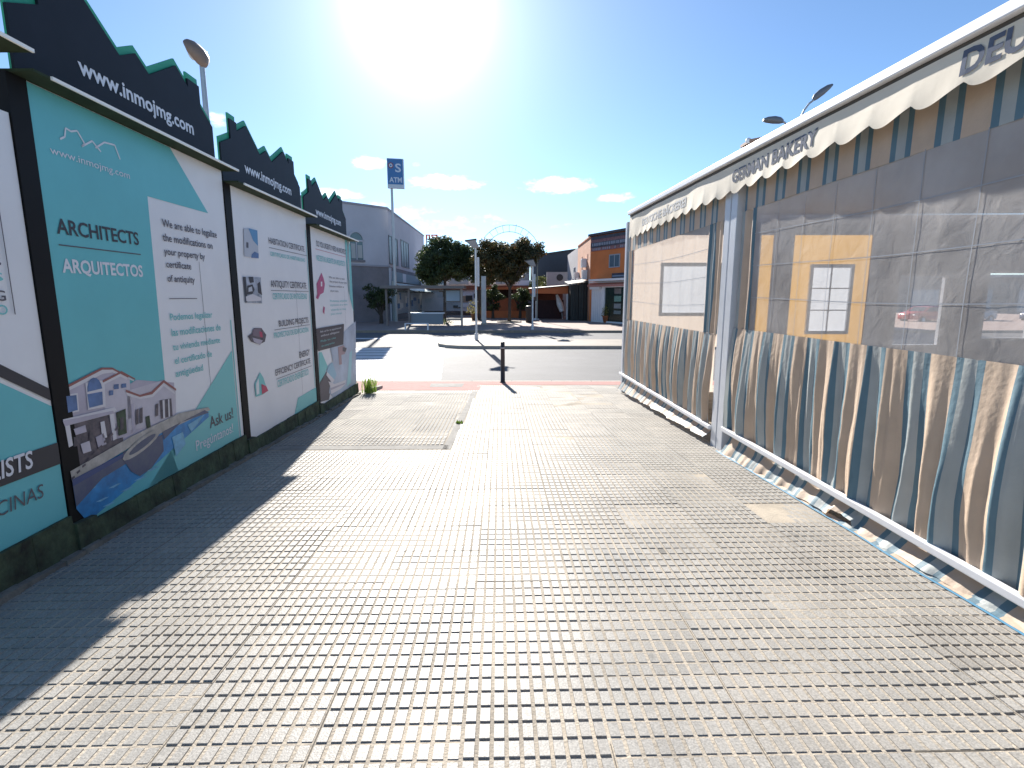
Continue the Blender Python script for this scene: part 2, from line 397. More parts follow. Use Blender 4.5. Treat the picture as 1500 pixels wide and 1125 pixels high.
# ------------------------------------------------------------------ advertising panels (left)
AL, BL = -2.85, -.036
def LW(off): return lambda Y, z: Vector((AL+off+BL*Y, Y, z))
def luv(px, py, off=.004): return plane_hit(px, py, AL+off, BL)
def lpoly(mb, pts, m, off):
    P = LW(off); mb.face([P(*luv(x, y, off)) for x, y in pts][::-1], m)
def ltext(mb, s, bl, br, top, m, off=.0075, bold=0., italic=0.):
    """baseline left pixel, baseline right pixel x, pixel y of the cap top at the left end"""
    Y0, z0 = luv(*bl, off); Y1, _ = luv(br[0], br[1], off); _, zt = luv(bl[0], top, off); P = LW(off)
    text_into(mb, s, lambda x, y: P(Y0+x, z0+y), Y1-Y0, zt-z0, m, bold, italic)
def lline(mb, a, b, m, off=.0075, t=.008):
    mb.mark()
    Y0, z0 = luv(*a, off); Y1, _ = luv(*b, off); P = LW(off); mb.face([P(Y0,z0-t/2),P(Y1,z0-t/2),P(Y1,z0+t/2),P(Y0,z0+t/2)], m)
CREST = [(.02,.0),(.02,.42),(.27,.53),(.27,.74),(.43,.74),(.43,.65),(.68,.78),(1.02,.54),(1.22,.64),(1.38,.54),(1.80,.78),(1.98,.66),(1.98,.74),(2.18,.74),(2.18,.55),(2.38,.42),(2.38,.0)]
PW_ = 2.35
WHITEBAR = mat('cream_white_edge', (.92,.90,.85), .5)
def crest_text(mb, Y0, zt):
    P = LW(-.062)
    text_into(mb, 'www.inmojmg.com', lambda x, y: P(Y0+.55+x, zt+.255+y), 1.45, .115, LETTER, .025)
def panel(Y0, zt, hgt, label, board_top=None, crest=True):
    zb = zt-hgt
    t = thing('advertising_panel', label, 'billboard', (AL+BL*Y0, Y0, gz(Y0)), 'advertising panels along the walkway')
    Y1 = Y0+PW_; P0 = LW(-.05); P1 = LW(0); bt_ = board_top or zt
    mb = MB(); mb.hexa([P0(Y0,zb),P1(Y0,zb),P1(Y1,zb),P0(Y1,zb)], [P0(Y0,bt_),P1(Y0,bt_),P1(Y1,bt_),P0(Y1,bt_)], VINYL)
    # the seam between the two sheets
    Ps = LW(.003); Ys = Y0+PW_*.745
    mb.face([Ps(Ys,zb),Ps(Ys+.006,zb),Ps(Ys+.006,zb+1.9),Ps(Ys,zb+1.9)], mat('seam_grey', (.22,.22,.25), .6))
    mb.build('board', t)
    mb = MB(); Pa = LW(-.14); Pb = LW(.012)
    mb.hexa([Pa(Y0-.145,zb-.08),Pb(Y0-.145,zb-.08),Pb(Y0-.005,zb-.08),Pa(Y0-.005,zb-.08)], [Pa(Y0-.145,zt),Pb(Y0-.145,zt),Pb(Y0-.005,zt),Pa(Y0-.005,zt)], BLACKPOST)
    mb.build('post', t)
    mb = MB(); Pa = LW(-.16); Pb = LW(.158); Pc = LW(.172)
    ya, yb = Y0-.12, Y1+.04
    mb.hexa([Pa(ya,zt+.002),Pb(ya,zt+.002),Pb(yb,zt+.002),Pa(yb,zt+.002)], [Pa(ya,zt+.018),Pb(ya,zt+.018),Pb(yb,zt+.018),Pa(yb,zt+.018)], mat('eave_board', (.03,.045,.025), .8, var=.3, scale=5, spec=.2))
    ya = Y0+.0
    mb.hexa([Pb(ya,zt),Pc(ya,zt),Pc(yb,zt),Pb(yb,zt)], [Pb(ya,zt+.02),Pc(ya,zt+.02),Pc(yb,zt+.02),Pb(yb,zt+.02)], WHITEBAR)
    mb.build('eave', t)
    if crest:
        mb = MB(); Pc = LW(-.065); Pd = LW(-.085); Pe = LW(-.105)
        F = [Pc(Y0+s_, zt+.02+h_) for s_, h_ in CREST]
        mb.extr(F[::-1], Pd(0,0)-Pc(0,0), NAVY, NAVY)
        F = [Pd(Y0+s_+.01, zt+.02+h_+(.065 if h_ > .1 else 0)) for s_, h_ in CREST]
        G = [p+Vector((-.002,0,0)) for p in F]
        mb.extr(G[::-1], Pe(0,0)-Pd(0,0), GREEN, GREEN)
        c = mb.build('crest', t)
        mb = MB(); crest_text(mb, Y0, zt); mb.build('crest_lettering', t)
    # mossy base the panel stands on
    mb = MB(); zl = gz(Y1)-.05
    rg = random.Random(int(Y0*10)); n = 16
    Pi = LW(-.30)
    for k in range(n):
        ya = Y0-.15+(PW_+.15)*k/n; yb = Y0-.15+(PW_+.15)*(k+1)/n
        w0 = .03+rg.uniform(-.003,.003); Pf = LW(w0); Pg = LW(w0+.012+rg.uniform(0,.012))
        top = zb+.012+rg.uniform(-.003,.003)
        mb.hexa([Pi(ya,zl-.1),Pg(ya,gz(ya)-.03),Pg(yb,gz(yb)-.03),Pi(yb,zl-.1)], [Pi(ya,top),Pf(ya,top),Pf(yb,top),Pi(yb,top)], MOSS)
    mb.hexa([LW(-.2)(Y0-.15,zl),LW(.065)(Y0-.15,zl),LW(.065)(Y0+.03,zl),LW(-.2)(Y0+.03,zl)], [LW(-.2)(Y0-.15,zb+.06),LW(.055)(Y0-.15,zb+.06),LW(.055)(Y0+.03,zb+.05),LW(-.2)(Y0+.03,zb+.06)], MOSS)
    mb.build('base', t)
    mb = MB(); LG = mat('grey_ledge', (.20,.18,.15), .9, var=.35, scale=7, bump=.4)
    for k in range(n):
        ya = Y0-.15+(PW_+.15)*k/n; yb = Y0-.15+(PW_+.15)*(k+1)/n; w0 = .085+rg.uniform(-.008,.012); Pf = LW(w0); q = rg.uniform(.035,.055)
        mb.hexa([P0(ya,zl-.2),Pf(ya,gz(ya)-.03),Pf(yb,gz(yb)-.03),P0(yb,zl-.2)], [P0(ya,gz(ya)+q),Pf(ya,gz(ya)+q-.012),Pf(yb,gz(yb)+q-.012),P0(yb,gz(yb)+q)], LG)
    mb.build('ledge', t)
    return t

# panel with the architects' notice
t1 = panel(3.47, 2.905, 2.87, 'teal and white panel reading ARCHITECTS ARQUITECTOS over a villa and pool picture', )
Yt, zt1 = 3.47, 2.905
mb = MB(); o1 = .004; P = LW(o1)
def clampedge(x, y): return luv(x, y, o1)
far = 3.47+PW_
mb.face([P(3.472,.04),P(3.472,2.90),P(*[luv(248,208,o1)[0],2.90]),P(*luv(305,312,o1)),P(*luv(216,287,o1)),P(*luv(243,572,o1)),P(*luv(243,640,o1)),P(luv(262,690,o1)[0],.04)], TEAL)
mb.face([P(luv(215,705,o1)[0],.04),P(*luv(262,640,o1)),P(far-.11,luv(344,512,o1)[1]),P(far-.11,.04)][::-1], TEAL2)
mb.face([P(far-.09,.04),P(far-.09,1.35),P(far-.07,1.35),P(far-.07,.04)][::-1], TEAL2)
mb.build('printed_field', t1)
# the printed villa and pool
HW = mat('print_lilac_wall', (.46,.42,.50), .5, var=.12, scale=4); HW2 = mat('print_pale_wall', (.56,.52,.58), .5, var=.1, scale=5)
HRF = mat('print_roof_red', (.30,.11,.10), .5); HWIN = mat('print_window_blue', (.08,.16,.34), .4, var=.4, scale=6); HDK = mat('print_dark', (.02,.02,.03), .5, var=.8, scale=16, dirt=(.16,.13,.15))
HSTONE = mat('print_stone', (.42,.39,.36), .5, var=.3, scale=12); HPOOL = mat('print_pool_blue', (.02,.22,.48), .4, var=.45, scale=5, dirt=(.01,.11,.30)); HPD = mat('print_pool_shade', (.03,.04,.085), .4, var=.9, scale=9, dirt=(.10,.12,.18))
HVEG = mat('print_foliage', (.03,.06,.035), .5, var=.7, scale=20); HTRIM = mat('print_white_trim', (.68,.65,.68), .5); HCYAN = mat('print_light_water', (.16,.42,.60), .4, var=.3, scale=8)
mb = MB(); o = .007
def pic(pts, m, do=0.): lpoly(mb, pts, m, o+do)
pic([(86,575),(96,566),(150,540),(165,545),(190,562),(200,556),(255,560),(257,612),(200,640),(105,690),(90,600)], HW)
pic([(152,562),(170,545),(190,555),(192,612),(154,625)], HW2, .002)
pic([(186,572),(240,556),(257,570),(258,608),(215,625),(188,630)], HW2, .002)
pic([(84,573),(149,541),(165,540),(186,553),(186,556),(165,545),(151,547),(86,579)], HTRIM, .003)
pic([(84,571),(149,538),(165,538),(188,551),(188,553),(165,541),(150,541),(85,575)], HRF, .0045)
pic([(150,560),(178,546),(196,556),(196,558),(178,550),(152,563)], HTRIM, .004); pic([(150,557),(178,543),(198,554),(198,556),(178,546),(151,560)], HRF, .0055)
pic([(184,573),(205,581),(222,577),(240,560),(256,574),(256,577),(240,565),(224,581),(205,584),(186,579)], HTRIM, .004)
pic([(184,570),(205,578),(222,573),(240,556),(258,569),(258,572),(240,560),(223,577),(205,581),(185,574)], HRF, .0055)
for (qa, qb, qc, qd) in [((95,578),(114,575),(116,602),(98,606)),((125,560),(153,556),(155,595),(129,600))]: pic([qa,qb,qc,qd], HTRIM, .0045)
for k in range(9):
    x_ = 104+k*8; y_ = 700-k*9; pic([(x_,y_),(x_+5,y_-4),(x_+6,y_-1),(x_+1,y_+3)], HDK, .011)
for (x_, y_, w_, h_) in [(108,640,9,14),(131,632,8,15),(155,622,6,14),(176,612,5,18),(199,600,4,22),(205,598,4,22),(228,592,4,18)]: pic([(x_,y_),(x_+w_,y_-2),(x_+w_,y_+h_-2),(x_,y_+h_)], HDK, .0085)
for (x_, y_) in [(122,720),(140,735),(158,715),(176,720),(196,704),(150,742),(214,690)]: pic([(x_,y_),(x_+14,y_-7),(x_+20,y_-8),(x_+8,y_-1)], HCYAN, .010)
pic([(84,552),(97,550),(98,566),(86,572)], HW2, .004)
pic([(97,580),(112,578),(114,600),(100,604)], HWIN, .006); pic([(128,577),(150,573),(151,592),(131,597)], HWIN, .006)
Yc, zc = luv(138, 571, o); Yw = luv(149, 571, o)[0]-Yc; PP = LW(o+.006)
mb.face([PP(Yc+Yw*cos(a_)*1.0, zc+.09*sin(a_)) for a_ in [pi*i/8 for i in range(9)]], HWIN)
for q in [(167,563,7,7),(178,562,7,6),(160,572,6,7)]: pic([(q[0],q[1]),(q[0]+q[2],q[1]-1),(q[0]+q[2],q[1]+q[3]-1),(q[0],q[1]+q[3])], HWIN, .006)
pic([(100,622),(160,602),(163,645),(180,640),(182,660),(104,690)], HDK, .004)
pic([(92,614),(168,596),(172,602),(96,622)], HTRIM, .008); pic([(92,616),(166,601),(167,605),(95,624)], HW, .009)
pic([(95,622),(102,620),(107,652),(101,655)], HTRIM, .008); pic([(160,604),(166,603),(171,642),(166,645)], HTRIM, .008)
pic([(170,604),(184,598),(186,634),(174,638)], HVEG, .006)
pic([(147,618),(153,616),(157,640),(150,642)], HTRIM, .009)
pic([(108,628),(125,622),(127,632),(111,637)], HW, .009); pic([(118,650),(131,645),(134,660),(122,664)], HW2, .009); pic([(140,640),(152,634),(156,650),(144,655)], HW, .009)
pic([(234,586),(251,583),(253,609),(236,613)], HDK, .006); pic([(238,586),(241,585),(242,612),(239,612)], HTRIM, .008); pic([(246,584),(248,584),(249,610),(247,610)], HTRIM, .008)
pic([(213,610),(219,608),(221,625),(215,627)], HVEG, .006); pic([(192,592),(196,590),(199,632),(194,634)], HW, .004)
pic([(103,690),(190,640),(262,605),(305,596),(308,600),(262,622),(190,655),(106,706)], HSTONE, .010)
pic([(105,700),(140,684),(185,660),(245,628),(305,600),(306,610),(250,660),(205,700),(136,758),(130,766),(112,745)], HPOOL, .009)
pic([(106,706),(185,664),(186,678),(150,700),(112,742)], HPD, .012); pic([(106,702),(180,664),(182,669),(107,712)], mat('print_navy', (.04,.07,.20), .4), .014)
pic([(180,662),(238,636),(240,660),(222,685),(205,697),(192,690),(182,675)], HPD, .013)
pic([(238,632),(300,600),(306,604),(265,618),(240,644)], HPD, .012)
Ye, ze = luv(206, 650, o); PP = LW(o+.016)
el_ = [PP(Ye+.24*cos(i*pi/8), ze+.055*sin(i*pi/8)+.05*cos(i*pi/8)) for i in range(16)]; mb.face(el_, HSTONE)
PP = LW(o+.018); mb.face([PP(Ye+.17*cos(i*pi/8), ze+.03*sin(i*pi/8)+.035*cos(i*pi/8)) for i in range(16)], HPD)
pic([(252,640),(268,632),(272,650),(258,668)], HCYAN, .013); pic([(275,622),(300,606),(290,620),(280,632)], HCYAN, .012)
mb.build('printed_picture', t1)
mb = MB()
ltext(mb, 'ARCHITECTS', (84,341), (204,357), 319, INK, bold=.018)
lline(mb, (86,358), (206,370), INK2)
ltext(mb, 'ARQUITECTOS', (92,398), (210,405), 378, LETTER, bold=.028)
for s_, a_, b_, t_p in [('We are able to legalize',(238,331),(318,348),320),('the modifications on',(239,352),(312,366),341),('your property by',(241,372),(301,384),362),('certificate',(244,391),(281,398),381),('of antiquity',(246,412),(286,416),402)]: ltext(mb, s_, a_, b_, t_p, INK2, bold=.012)
lline(mb, (248,437), (289,438), INK2, t=.006)
for s_, a_, b_, t_p in [('Podemos legalizar',(250,469),(312,470),459),('las modificaciones de',(252,492),(324,488),481),('tu vivienda mediante',(254,513),(323,505),503),('el certificado de',(257,533),(311,524),523),('antigüedad',(258,552),(298,543),542)]: ltext(mb, s_, a_, b_, t_p, TEAL2, bold=.01)
ltext(mb, 'Ask us!', (308,627), (342,612), 610, INK2, bold=.01); ltext(mb, 'Pregúntanos!', (288,660), (342,636), 645, LETTER, bold=.005)
ltext(mb, 'www.inmojmg.com', (74,224), (190,257), 213, LETTER, bold=.0)
Plo = LW(.0075); mb.mark()
def stroke(pts, t_, m):
    Q = [luv(*p, .0075) for p in pts]
    for a_, b_ in zip(Q, Q[1:]):
        d = Vector((b_[0]-a_[0], b_[1]-a_[1])).normalized(); n_ = Vector((-d.y, d.x))*t_/2
        mb.face([Plo(a_[0]-n_.x,a_[1]-n_.y),Plo(b_[0]-n_.x,b_[1]-n_.y),Plo(b_[0]+n_.x,b_[1]+n_.y),Plo(a_[0]+n_.x,a_[1]+n_.y)], m)
stroke([(88,203),(95,200),(96,187),(104,192),(113,191),(124,210),(120,214),(135,206),(148,222)], .012, LETTER); stroke([(140,216),(153,208),(168,212),(176,233)], .012, LETTER)
mb.build('lettering', t1)

# certificates panel
t2 = panel(5.97, 2.795, 2.87, 'white panel listing certificates beside four small pictures, between ARCHITECTS panel and last panel')
Y2, z2b = 5.97, 2.795-2.87
mb = MB(); P = LW(.004); e2 = Y2+PW_
mb.face([P(e2-.98,z2b+.005),P(e2-.005,z2b+.005),P(e2-.005,z2b+.24),P(e2-.80,z2b+.22)], TEAL2)
mb.face([P(e2-.05,z2b+.25),P(e2-.03,z2b+.25),P(e2-.03,2.6),P(e2-.05,2.6)], TEAL2)
mb.build('printed_field', t2)
mb = MB(); o = .008
def lpic(pts, m, do=0.): lpoly(mb, pts, m, o+do)
mb.mark(); lpic([(357,334),(377,337),(379,378),(358,375)], mat('print_pale_sky', (.50,.52,.58), .5)); lpic([(364,334),(377,337),(378,360),(371,352)], mat('print_sky_blue', (.10,.28,.50), .5), .002)
lpic([(369,372),(373,368),(379,371),(379,378),(368,377)], HWIN, .002); lpic([(361,354),(364,355),(364,363),(361,362)], INK2, .002)
mb.mark(); lpic([(356,405),(382,406),(384,444),(359,443)], mat('print_grey_blue', (.34,.37,.44), .5, var=.5, scale=9)); lpic([(356,405),(360,405),(363,441),(360,443)], INK, .002); lpic([(364,405),(371,405),(372,413),(366,414)], INK, .002); lpic([(377,415),(381,412),(384,432),(378,428)], INK, .003)
lpic([(362,418),(370,416),(373,424),(370,430),(362,431)], INK, .002); lpic([(364,421),(369,419),(370,426),(364,427)], mat('print_pale_sky', (.5,.5,.5)), .003); lpic([(360,434),(370,430),(383,436),(383,440),(361,441)], HTRIM, .004)
mb.mark(); lpic([(363,492),(370,487),(372,480),(383,480),(390,490),(388,500),(380,504),(368,500)], HDK); lpic([(370,482),(382,480),(384,494),(370,491)], mat('print_mauve', (.20,.15,.19), .5), .002); lpic([(380,485),(384,486),(385,494),(381,493)], mat('print_crimson', (.50,.05,.12), .5), .003); lpic([(370,494),(385,498),(381,505),(372,500)], HW, .002)
mb.mark(); lpic([(373,562),(381,545),(386,553),(392,572),(386,577),(375,581)], TEAL2); lpic([(375,562),(379,553),(380,576),(376,578)], VINYL, .002); lpic([(383,562),(390,565),(393,572),(384,577)], mat('print_crimson', (.5,.05,.12), .5), .003)
mb.build('printed_picture', t2)
mb = MB()
for s_, a_, b_, t_p, c_ in [('HABITATION CERTIFICATE',(394,356),(446,368),347,INK2),('CERTIFICADO DE HABITABILIDAD',(396,374),(447,382),368,TEAL2),('ANTIQUITY CERTIFICATE',(397,420),(449,421),410,INK2),('CERTIFICADO DE ANTIGÜEDAD',(400,438),(450,436),429,TEAL2),('BUILDING PROJECTS',(409,478),(452,472),469,INK2),('PROYECTOS DE EDIFICACIÓN',(402,495),(452,486),487,TEAL2),('ENERGY',(439,524),(454,519),515,INK2),('EFFICIENCY CERTIFICATE',(404,550),(455,533),541,INK2),('CERTIFICADO ENERGÉTICO',(407,567),(452,547),557,TEAL2)]:
    ltext(mb, s_, a_, b_, t_p, c_, bold=.008)
for a_, b_ in [((394,362),(450,374)),((397,425),(452,427)),((402,483),(454,477)),((405,555),(457,538))]: lline(mb, a_, b_, INK2, t=.006)
mb.build('lettering', t2)

# last panel
t3 = panel(8.47, 2.685, 2.87, 'white panel with pink figure, dark notice box and rolled plans, last before the street')
Y3, z3b = 8.47, 2.685-2.87; e3 = Y3+PW_
mb = MB(); o = .006
P = LW(o); mb.face([P(e3-.30,1.7),P(e3-.003,1.3),P(e3-.003,2.6),P(e3-.12,2.68),P(e3-.38,2.68)], TEAL2)
mb.face([P(e3-.24,1.35),P(e3-.10,2.68),P(e3-.22,2.68),P(e3-.34,1.9)], VINYL)
lpic([(467,516),(471,515),(480,536),(473,556),(468,562)], TEAL2); lpic([(468,560),(478,544),(487,556),(482,585),(470,588)], INK2)
lpic([(483,505),(521,470),(522,568),(490,584),(482,575),(488,530)], mat('print_haze_blue', (.42,.48,.58), .5, var=.25, scale=1.6), .001)
lpic([(480,536),(487,530),(493,548),(489,558),(479,546)], mat('print_light_blue', (.30,.50,.62), .5), .003); lpic([(479,544),(490,556),(487,561),(478,549)], HTRIM, .004)
lpic([(481,558),(490,562),(507,556),(506,562),(498,570),(485,577),(484,566)], HTRIM, .004); lpic([(484,568),(506,560),(505,562),(485,571)], HW, .005)
lpic([(495,508),(503,505),(508,511),(505,518),(498,520)], mat('print_skin', (.40,.27,.28), .5), .003); lpic([(502,508),(508,509),(506,515),(502,514)], INK2, .005); lpic([(495,508),(499,507),(501,533),(497,534)], mat('print_skin', (.4,.3,.3)), .004)
lpic([(512,517),(516,512),(514,560),(508,566)], mat('print_aqua', (.35,.62,.66), .5), .003)
PINK = mat('print_pink', (.50,.10,.22), .5)
lpic([(464,415),(467,409),(471,399),(474,407),(476,416),(474,428),(469,431),(466,438),(463,436),(465,430)], PINK); lpic([(470,412),(472,412),(472,419),(470,419)], VINYL, .002)
mb.mark(); lpic([(474,448),(476,450),(475,460),(473,456)], PINK)
mb.mark(); lpic([(463,481),(504,474),(503,504),(466,514)], mat('print_charcoal', (.06,.05,.06), .5), .006)
mb.build('printed_picture', t3)
mb = MB()
ltext(mb, 'DO YOU URGENTLY NEED AN ARCHITECT', (464,360), (507,370), 352, INK2, bold=.01); lline(mb, (462,364), (507,375), mat('print_crimson', (.5,.1,.1)), t=.006)
ltext(mb, 'NECESITAS URGENTE UN ARQUITECTO', (464,381), (506,387), 373, TEAL2, bold=.01)
for s_, a_, b_, t_p in [('We are able to start',(482,407),(505,409),404),('the project of your new',(483,413),(508,415),410),('home within a',(483,420),(504,421),417),('short time',(484,427),(496,427),424)]: ltext(mb, s_, a_, b_, t_p, INK2)
for s_, a_, b_, t_p in [('Podemos empezar',(484,442),(509,442),439),('el proyecto de su nueva',(484,448),(509,448),445),('vivienda en muy',(485,455),(507,454),452),('poco tiempo',(485,461),(501,460),458)]: ltext(mb, s_, a_, b_, t_p, TEAL2)
for s_, a_, b_, t_p, c_ in [('Ask us for an appointment',(469,487),(500,481),484,LETTER),('without obligation',(470,493),(497,487),490,LETTER),('Pida su cita',(470,501),(492,495),498,TEAL2),('sin compromiso',(471,508),(490,502),505,TEAL2)]: ltext(mb, s_, a_, b_, t_p, c_, off=.0145)
mb.build('lettering', t3)

# nearest panel, mostly out of frame
t0 = panel(.97, 3.01, 2.87, 'white over teal panel reading SPECIALISTS PISCINAS, nearest and cut by the left edge', board_top=2.67)
z0b = 3.01-2.87; e0 = .97+PW_
mb = MB(); P = LW(.004)
Ya, za = luv(0,560,.004); Yb, zb_ = luv(70,592,.004); sl_ = (zb_-za)/(Yb-Ya)
Yn = 1.0; zn = za+sl_*(Yn-Ya); Yf = e0-.004; zf = za+sl_*(Yf-Ya)
mb.face([P(Yn,z0b+.01),P(Yf,z0b+.01),P(Yf,zf),P(Yn,zn)], TEAL)
P = LW(.007); mb.face([P(Yn,zn+.035),P(Yf,zf+.035),P(Yf,zf+.115),P(Yn,zn+.115)], INK)
P = LW(.009); _, zc0 = luv(0,713,.009); _, zc1 = luv(0,676,.009)
mb.face([P(Yn,zc0),P(Yf,zc0),P(Yf,zc1),P(Yn,zc1)], INK)
mb.build('printed_field', t0)
mb = MB()
Yl0, zl0 = luv(0,711,.022)
P = LW(.012); Ye_ = luv(52,694,.012)[0]
text_into(mb, 'SPECIALISTS', lambda x, y: P(Ye_-.66+x, zc0+.045+y), .66, .105, LETTER, .016, .15)
Ye2, ze2 = luv(68,727,.022); text_into(mb, 'PISCINAS', lambda x, y: P(Ye2-.46+x, ze2+y), .46, .085, INK2, -.004, .15)
for s_, px, py, top_, c_ in [('S',5,389,375,INK2),('S',8,411,399,TEAL2),('G',12,440,425,INK2),('O',15,460,446,TEAL2)]:
    Yq, zq = luv(px, py, .022); zt_ = luv(px, top_, .022)[1]
    text_into(mb, s_, lambda x, y: P(Yq-.07+x, zq+y), .07, zt_-zq, c_, .01)
Yv = luv(24,460,.022)[0]; zv0 = luv(25,460,.022)[1]; mb.mark(); mb.face([P(Yv,zv0),P(Yv+.007,zv0),P(Yv+.007,2.35),P(Yv,2.35)], INK2)
mb.build('lettering', t0)

# kerb tip and weeds at the end of the row
g = MB(); g.hexa([(-3.10,10.9,gz(10.9)-.03),(-2.98,10.9,gz(10.9)-.03),(-2.93,11.75,gz(11.7)-.03),(-3.05,11.75,gz(11.7)-.03)], [(-3.10,10.9,gz(10.9)+.10),(-2.98,10.9,gz(10.9)+.10),(-2.93,11.75,gz(11.7)+.06),(-3.05,11.75,gz(11.7)+.06)], CONC)
tag(g.build('kerb_stone', bevel=.01), 'low grey kerb stone sticking out past the last advertising panel', 'kerb')
GRASS = leafmat('weed_green', (.13,.22,.03), (.26,.38,.06))
def tuft(name, x, y, z, r, h, n, label):
    mb = MB(); rg = random.Random(n)
    for k in range(n):
        a_ = rg.uniform(0, 2*pi); rr = r*sqrt(rg.random()); bx, by = x+rr*cos(a_), y+rr*sin(a_)
        hh = h*rg.uniform(.4, 1); lean = rg.uniform(.1,.6)*hh; d = rg.uniform(0, 2*pi); wd = rg.uniform(.004,.010)
        p0 = Vector((bx,by,z)); p1 = p0+Vector((cos(d)*lean*.4, sin(d)*lean*.4, hh*.6)); p2 = p0+Vector((cos(d)*lean, sin(d)*lean, hh))
        s_ = Vector((-sin(d), cos(d), 0))*wd
        mb.face([p0-s_,p0+s_,p1+s_,p1-s_], GRASS); mb.face([p1-s_,p1+s_,p2], GRASS)
    return tag(mb.build(name), label, 'weed')
tuft('weed_tuft', -3.0, 10.85, -.38, .15, .42, 110, 'bright green weed tuft growing at the far end of the panel row')
tuft('weed_tuft', -.80, 7.75, gz(7.75), .06, .06, 40, 'tiny dry weed growing in a joint of the walkway')

# lamp behind the panels
def lamp_head(mb, c, d, L_, W_, T_, m, mb_lens=None):
    """tapered luminaire: c base point, d direction"""
    d = Vector(d).normalized(); s_ = d.cross(Vector((0,0,1))).normalized(); u_ = s_.cross(d)
    secs = [(0,.30,.5),(.15,.6,.9),(.45,1,1),(.8,.9,.75),(1,.45,.35)]
    n = 10; vs = []
    for t_, ww, hh in secs:
        for i in range(n):
            a_ = 2*pi*i/n; vs.append(Vector(c)+d*L_*t_+s_*cos(a_)*W_/2*ww+u_*sin(a_)*T_/2*hh*(1 if sin(a_) > 0 else .45))
    fs = [(k*n+i, k*n+(i+1)%n, (k+1)*n+(i+1)%n, (k+1)*n+i) for k in range(len(secs)-1) for i in range(n)]
    mb.raw(vs, fs, m, True); mb.face(vs[:n][::-1], m); mb.face(vs[-n:], m)
Yl = 13.; top = at(296, 96, Yl); bx = top.x
t = thing('street_lamp', 'tall grey street lamp with one rounded brown head rising behind the advertising panels', 'street lamp', (bx, Yl, ROADZ))
mb = MB(); mb.tube((bx,Yl,-.62), (bx,Yl,top.z), .10, .055, GALV, 12); mb.tube((bx,Yl,-.62), (bx,Yl,-.3), .13, .13, GALV, 12); mb.build('pole', t)
mb = MB(); lamp_head(mb, (bx+.06,Yl-.05,top.z-.02), (-.50,.05,.86), .58, .66, .42, mat('lamp_brown', (.22,.16,.13), .5)); mb.build('lamp_head', t)
mb = MB(); mb.ell((bx-.10,Yl-.10,top.z+.27), .14, .12, .2, mat('lamp_lens', (.6,.6,.6), .3)); mb.build('lens', t)

# ------------------------------------------------------------------ terrace tent (right)
CR, BR = 2.80, -.036
def RW(off): return lambda Y, z: Vector((CR-off+BR*Y, Y, z))      # off > 0 : towards the walkway
def ruv(px, py): return plane_hit(px, py, CR, BR)
VC, VB = 2.574, -.022
def VWp(Y, z, off=0): return Vector((VC-off+VB*Y, Y, z))
def cloth(name, pvc=False):
    m = bpy.data.materials.new(name); m.use_nodes = True; N = m.node_tree.nodes; L = m.node_tree.links; b = N['Principled BSDF']
    at_ = N.new('ShaderNodeAttribute'); at_.attribute_name = 'fab'; sp = N.new('ShaderNodeSeparateXYZ'); L.new(at_.outputs['Vector'], sp.inputs[0])
    fr = N.new('ShaderNodeMath'); fr.operation = 'FRACT'; dv = N.new('ShaderNodeMath'); dv.operation = 'DIVIDE'; dv.inputs[1].default_value = .378
    L.new(sp.outputs[0], dv.inputs[0]); L.new(dv.outputs[0], fr.inputs[0])
    r = N.new('ShaderNodeValToRGB'); r.color_ramp.interpolation = 'CONSTANT'; e = r.color_ramp.elements
    BEI, NAV, GRY = (.68,.52,.39,1), (.14,.245,.31,1), (.48,.51,.50,1)
    e[0].position = 0; e[0].color = NAV; e[1].position = .135; e[1].color = GRY
    for p_, c_ in [(.36,NAV),(.50,BEI)]: q = e.new(p_); q.color = c_
    L.new(fr.outputs[0], r.inputs[0])
    tc = N.new('ShaderNodeTexCoord'); n = N.new('ShaderNodeTexNoise'); n.inputs['Scale'].default_value = 5; n.inputs['Detail'].default_value = 6; L.new(tc.outputs['Object'], n.inputs['Vector'])
    mr = N.new('ShaderNodeMapRange'); mr.inputs[3].default_value = .78; mr.inputs[4].default_value = 1.15; L.new(n.outputs[0], mr.inputs[0])
    sc = N.new('ShaderNodeVectorMath'); sc.operation = 'SCALE'; L.new(r.outputs[0], sc.inputs[0]); L.new(mr.outputs[0], sc.inputs['Scale'])
    L.new(sc.outputs[0], b.inputs['Base Color']); b.inputs['Roughness'].default_value = .62
    n2 = N.new('ShaderNodeTexNoise'); n2.inputs['Scale'].default_value = 26; n2.inputs['Detail'].default_value = 4; L.new(tc.outputs['Object'], n2.inputs['Vector'])
    bp = N.new('ShaderNodeBump'); bp.inputs['Strength'].default_value = .35; bp.inputs['Distance'].default_value = .01; L.new(n2.outputs[0], bp.inputs['Height']); L.new(bp.outputs[0], b.inputs['Normal'])
    t = N.new('ShaderNodeBsdfTranslucent'); L.new(sc.outputs[0], t.inputs[0]); mx = N.new('ShaderNodeMixShader'); mx.inputs[0].default_value = .25
    L.new(b.outputs[0], mx.inputs[1]); L.new(t.outputs[0], mx.inputs[2]); L.new(mx.outputs[0], N['Material Output'].inputs[0])
    return m
CLOTH = cloth('striped_canvas')
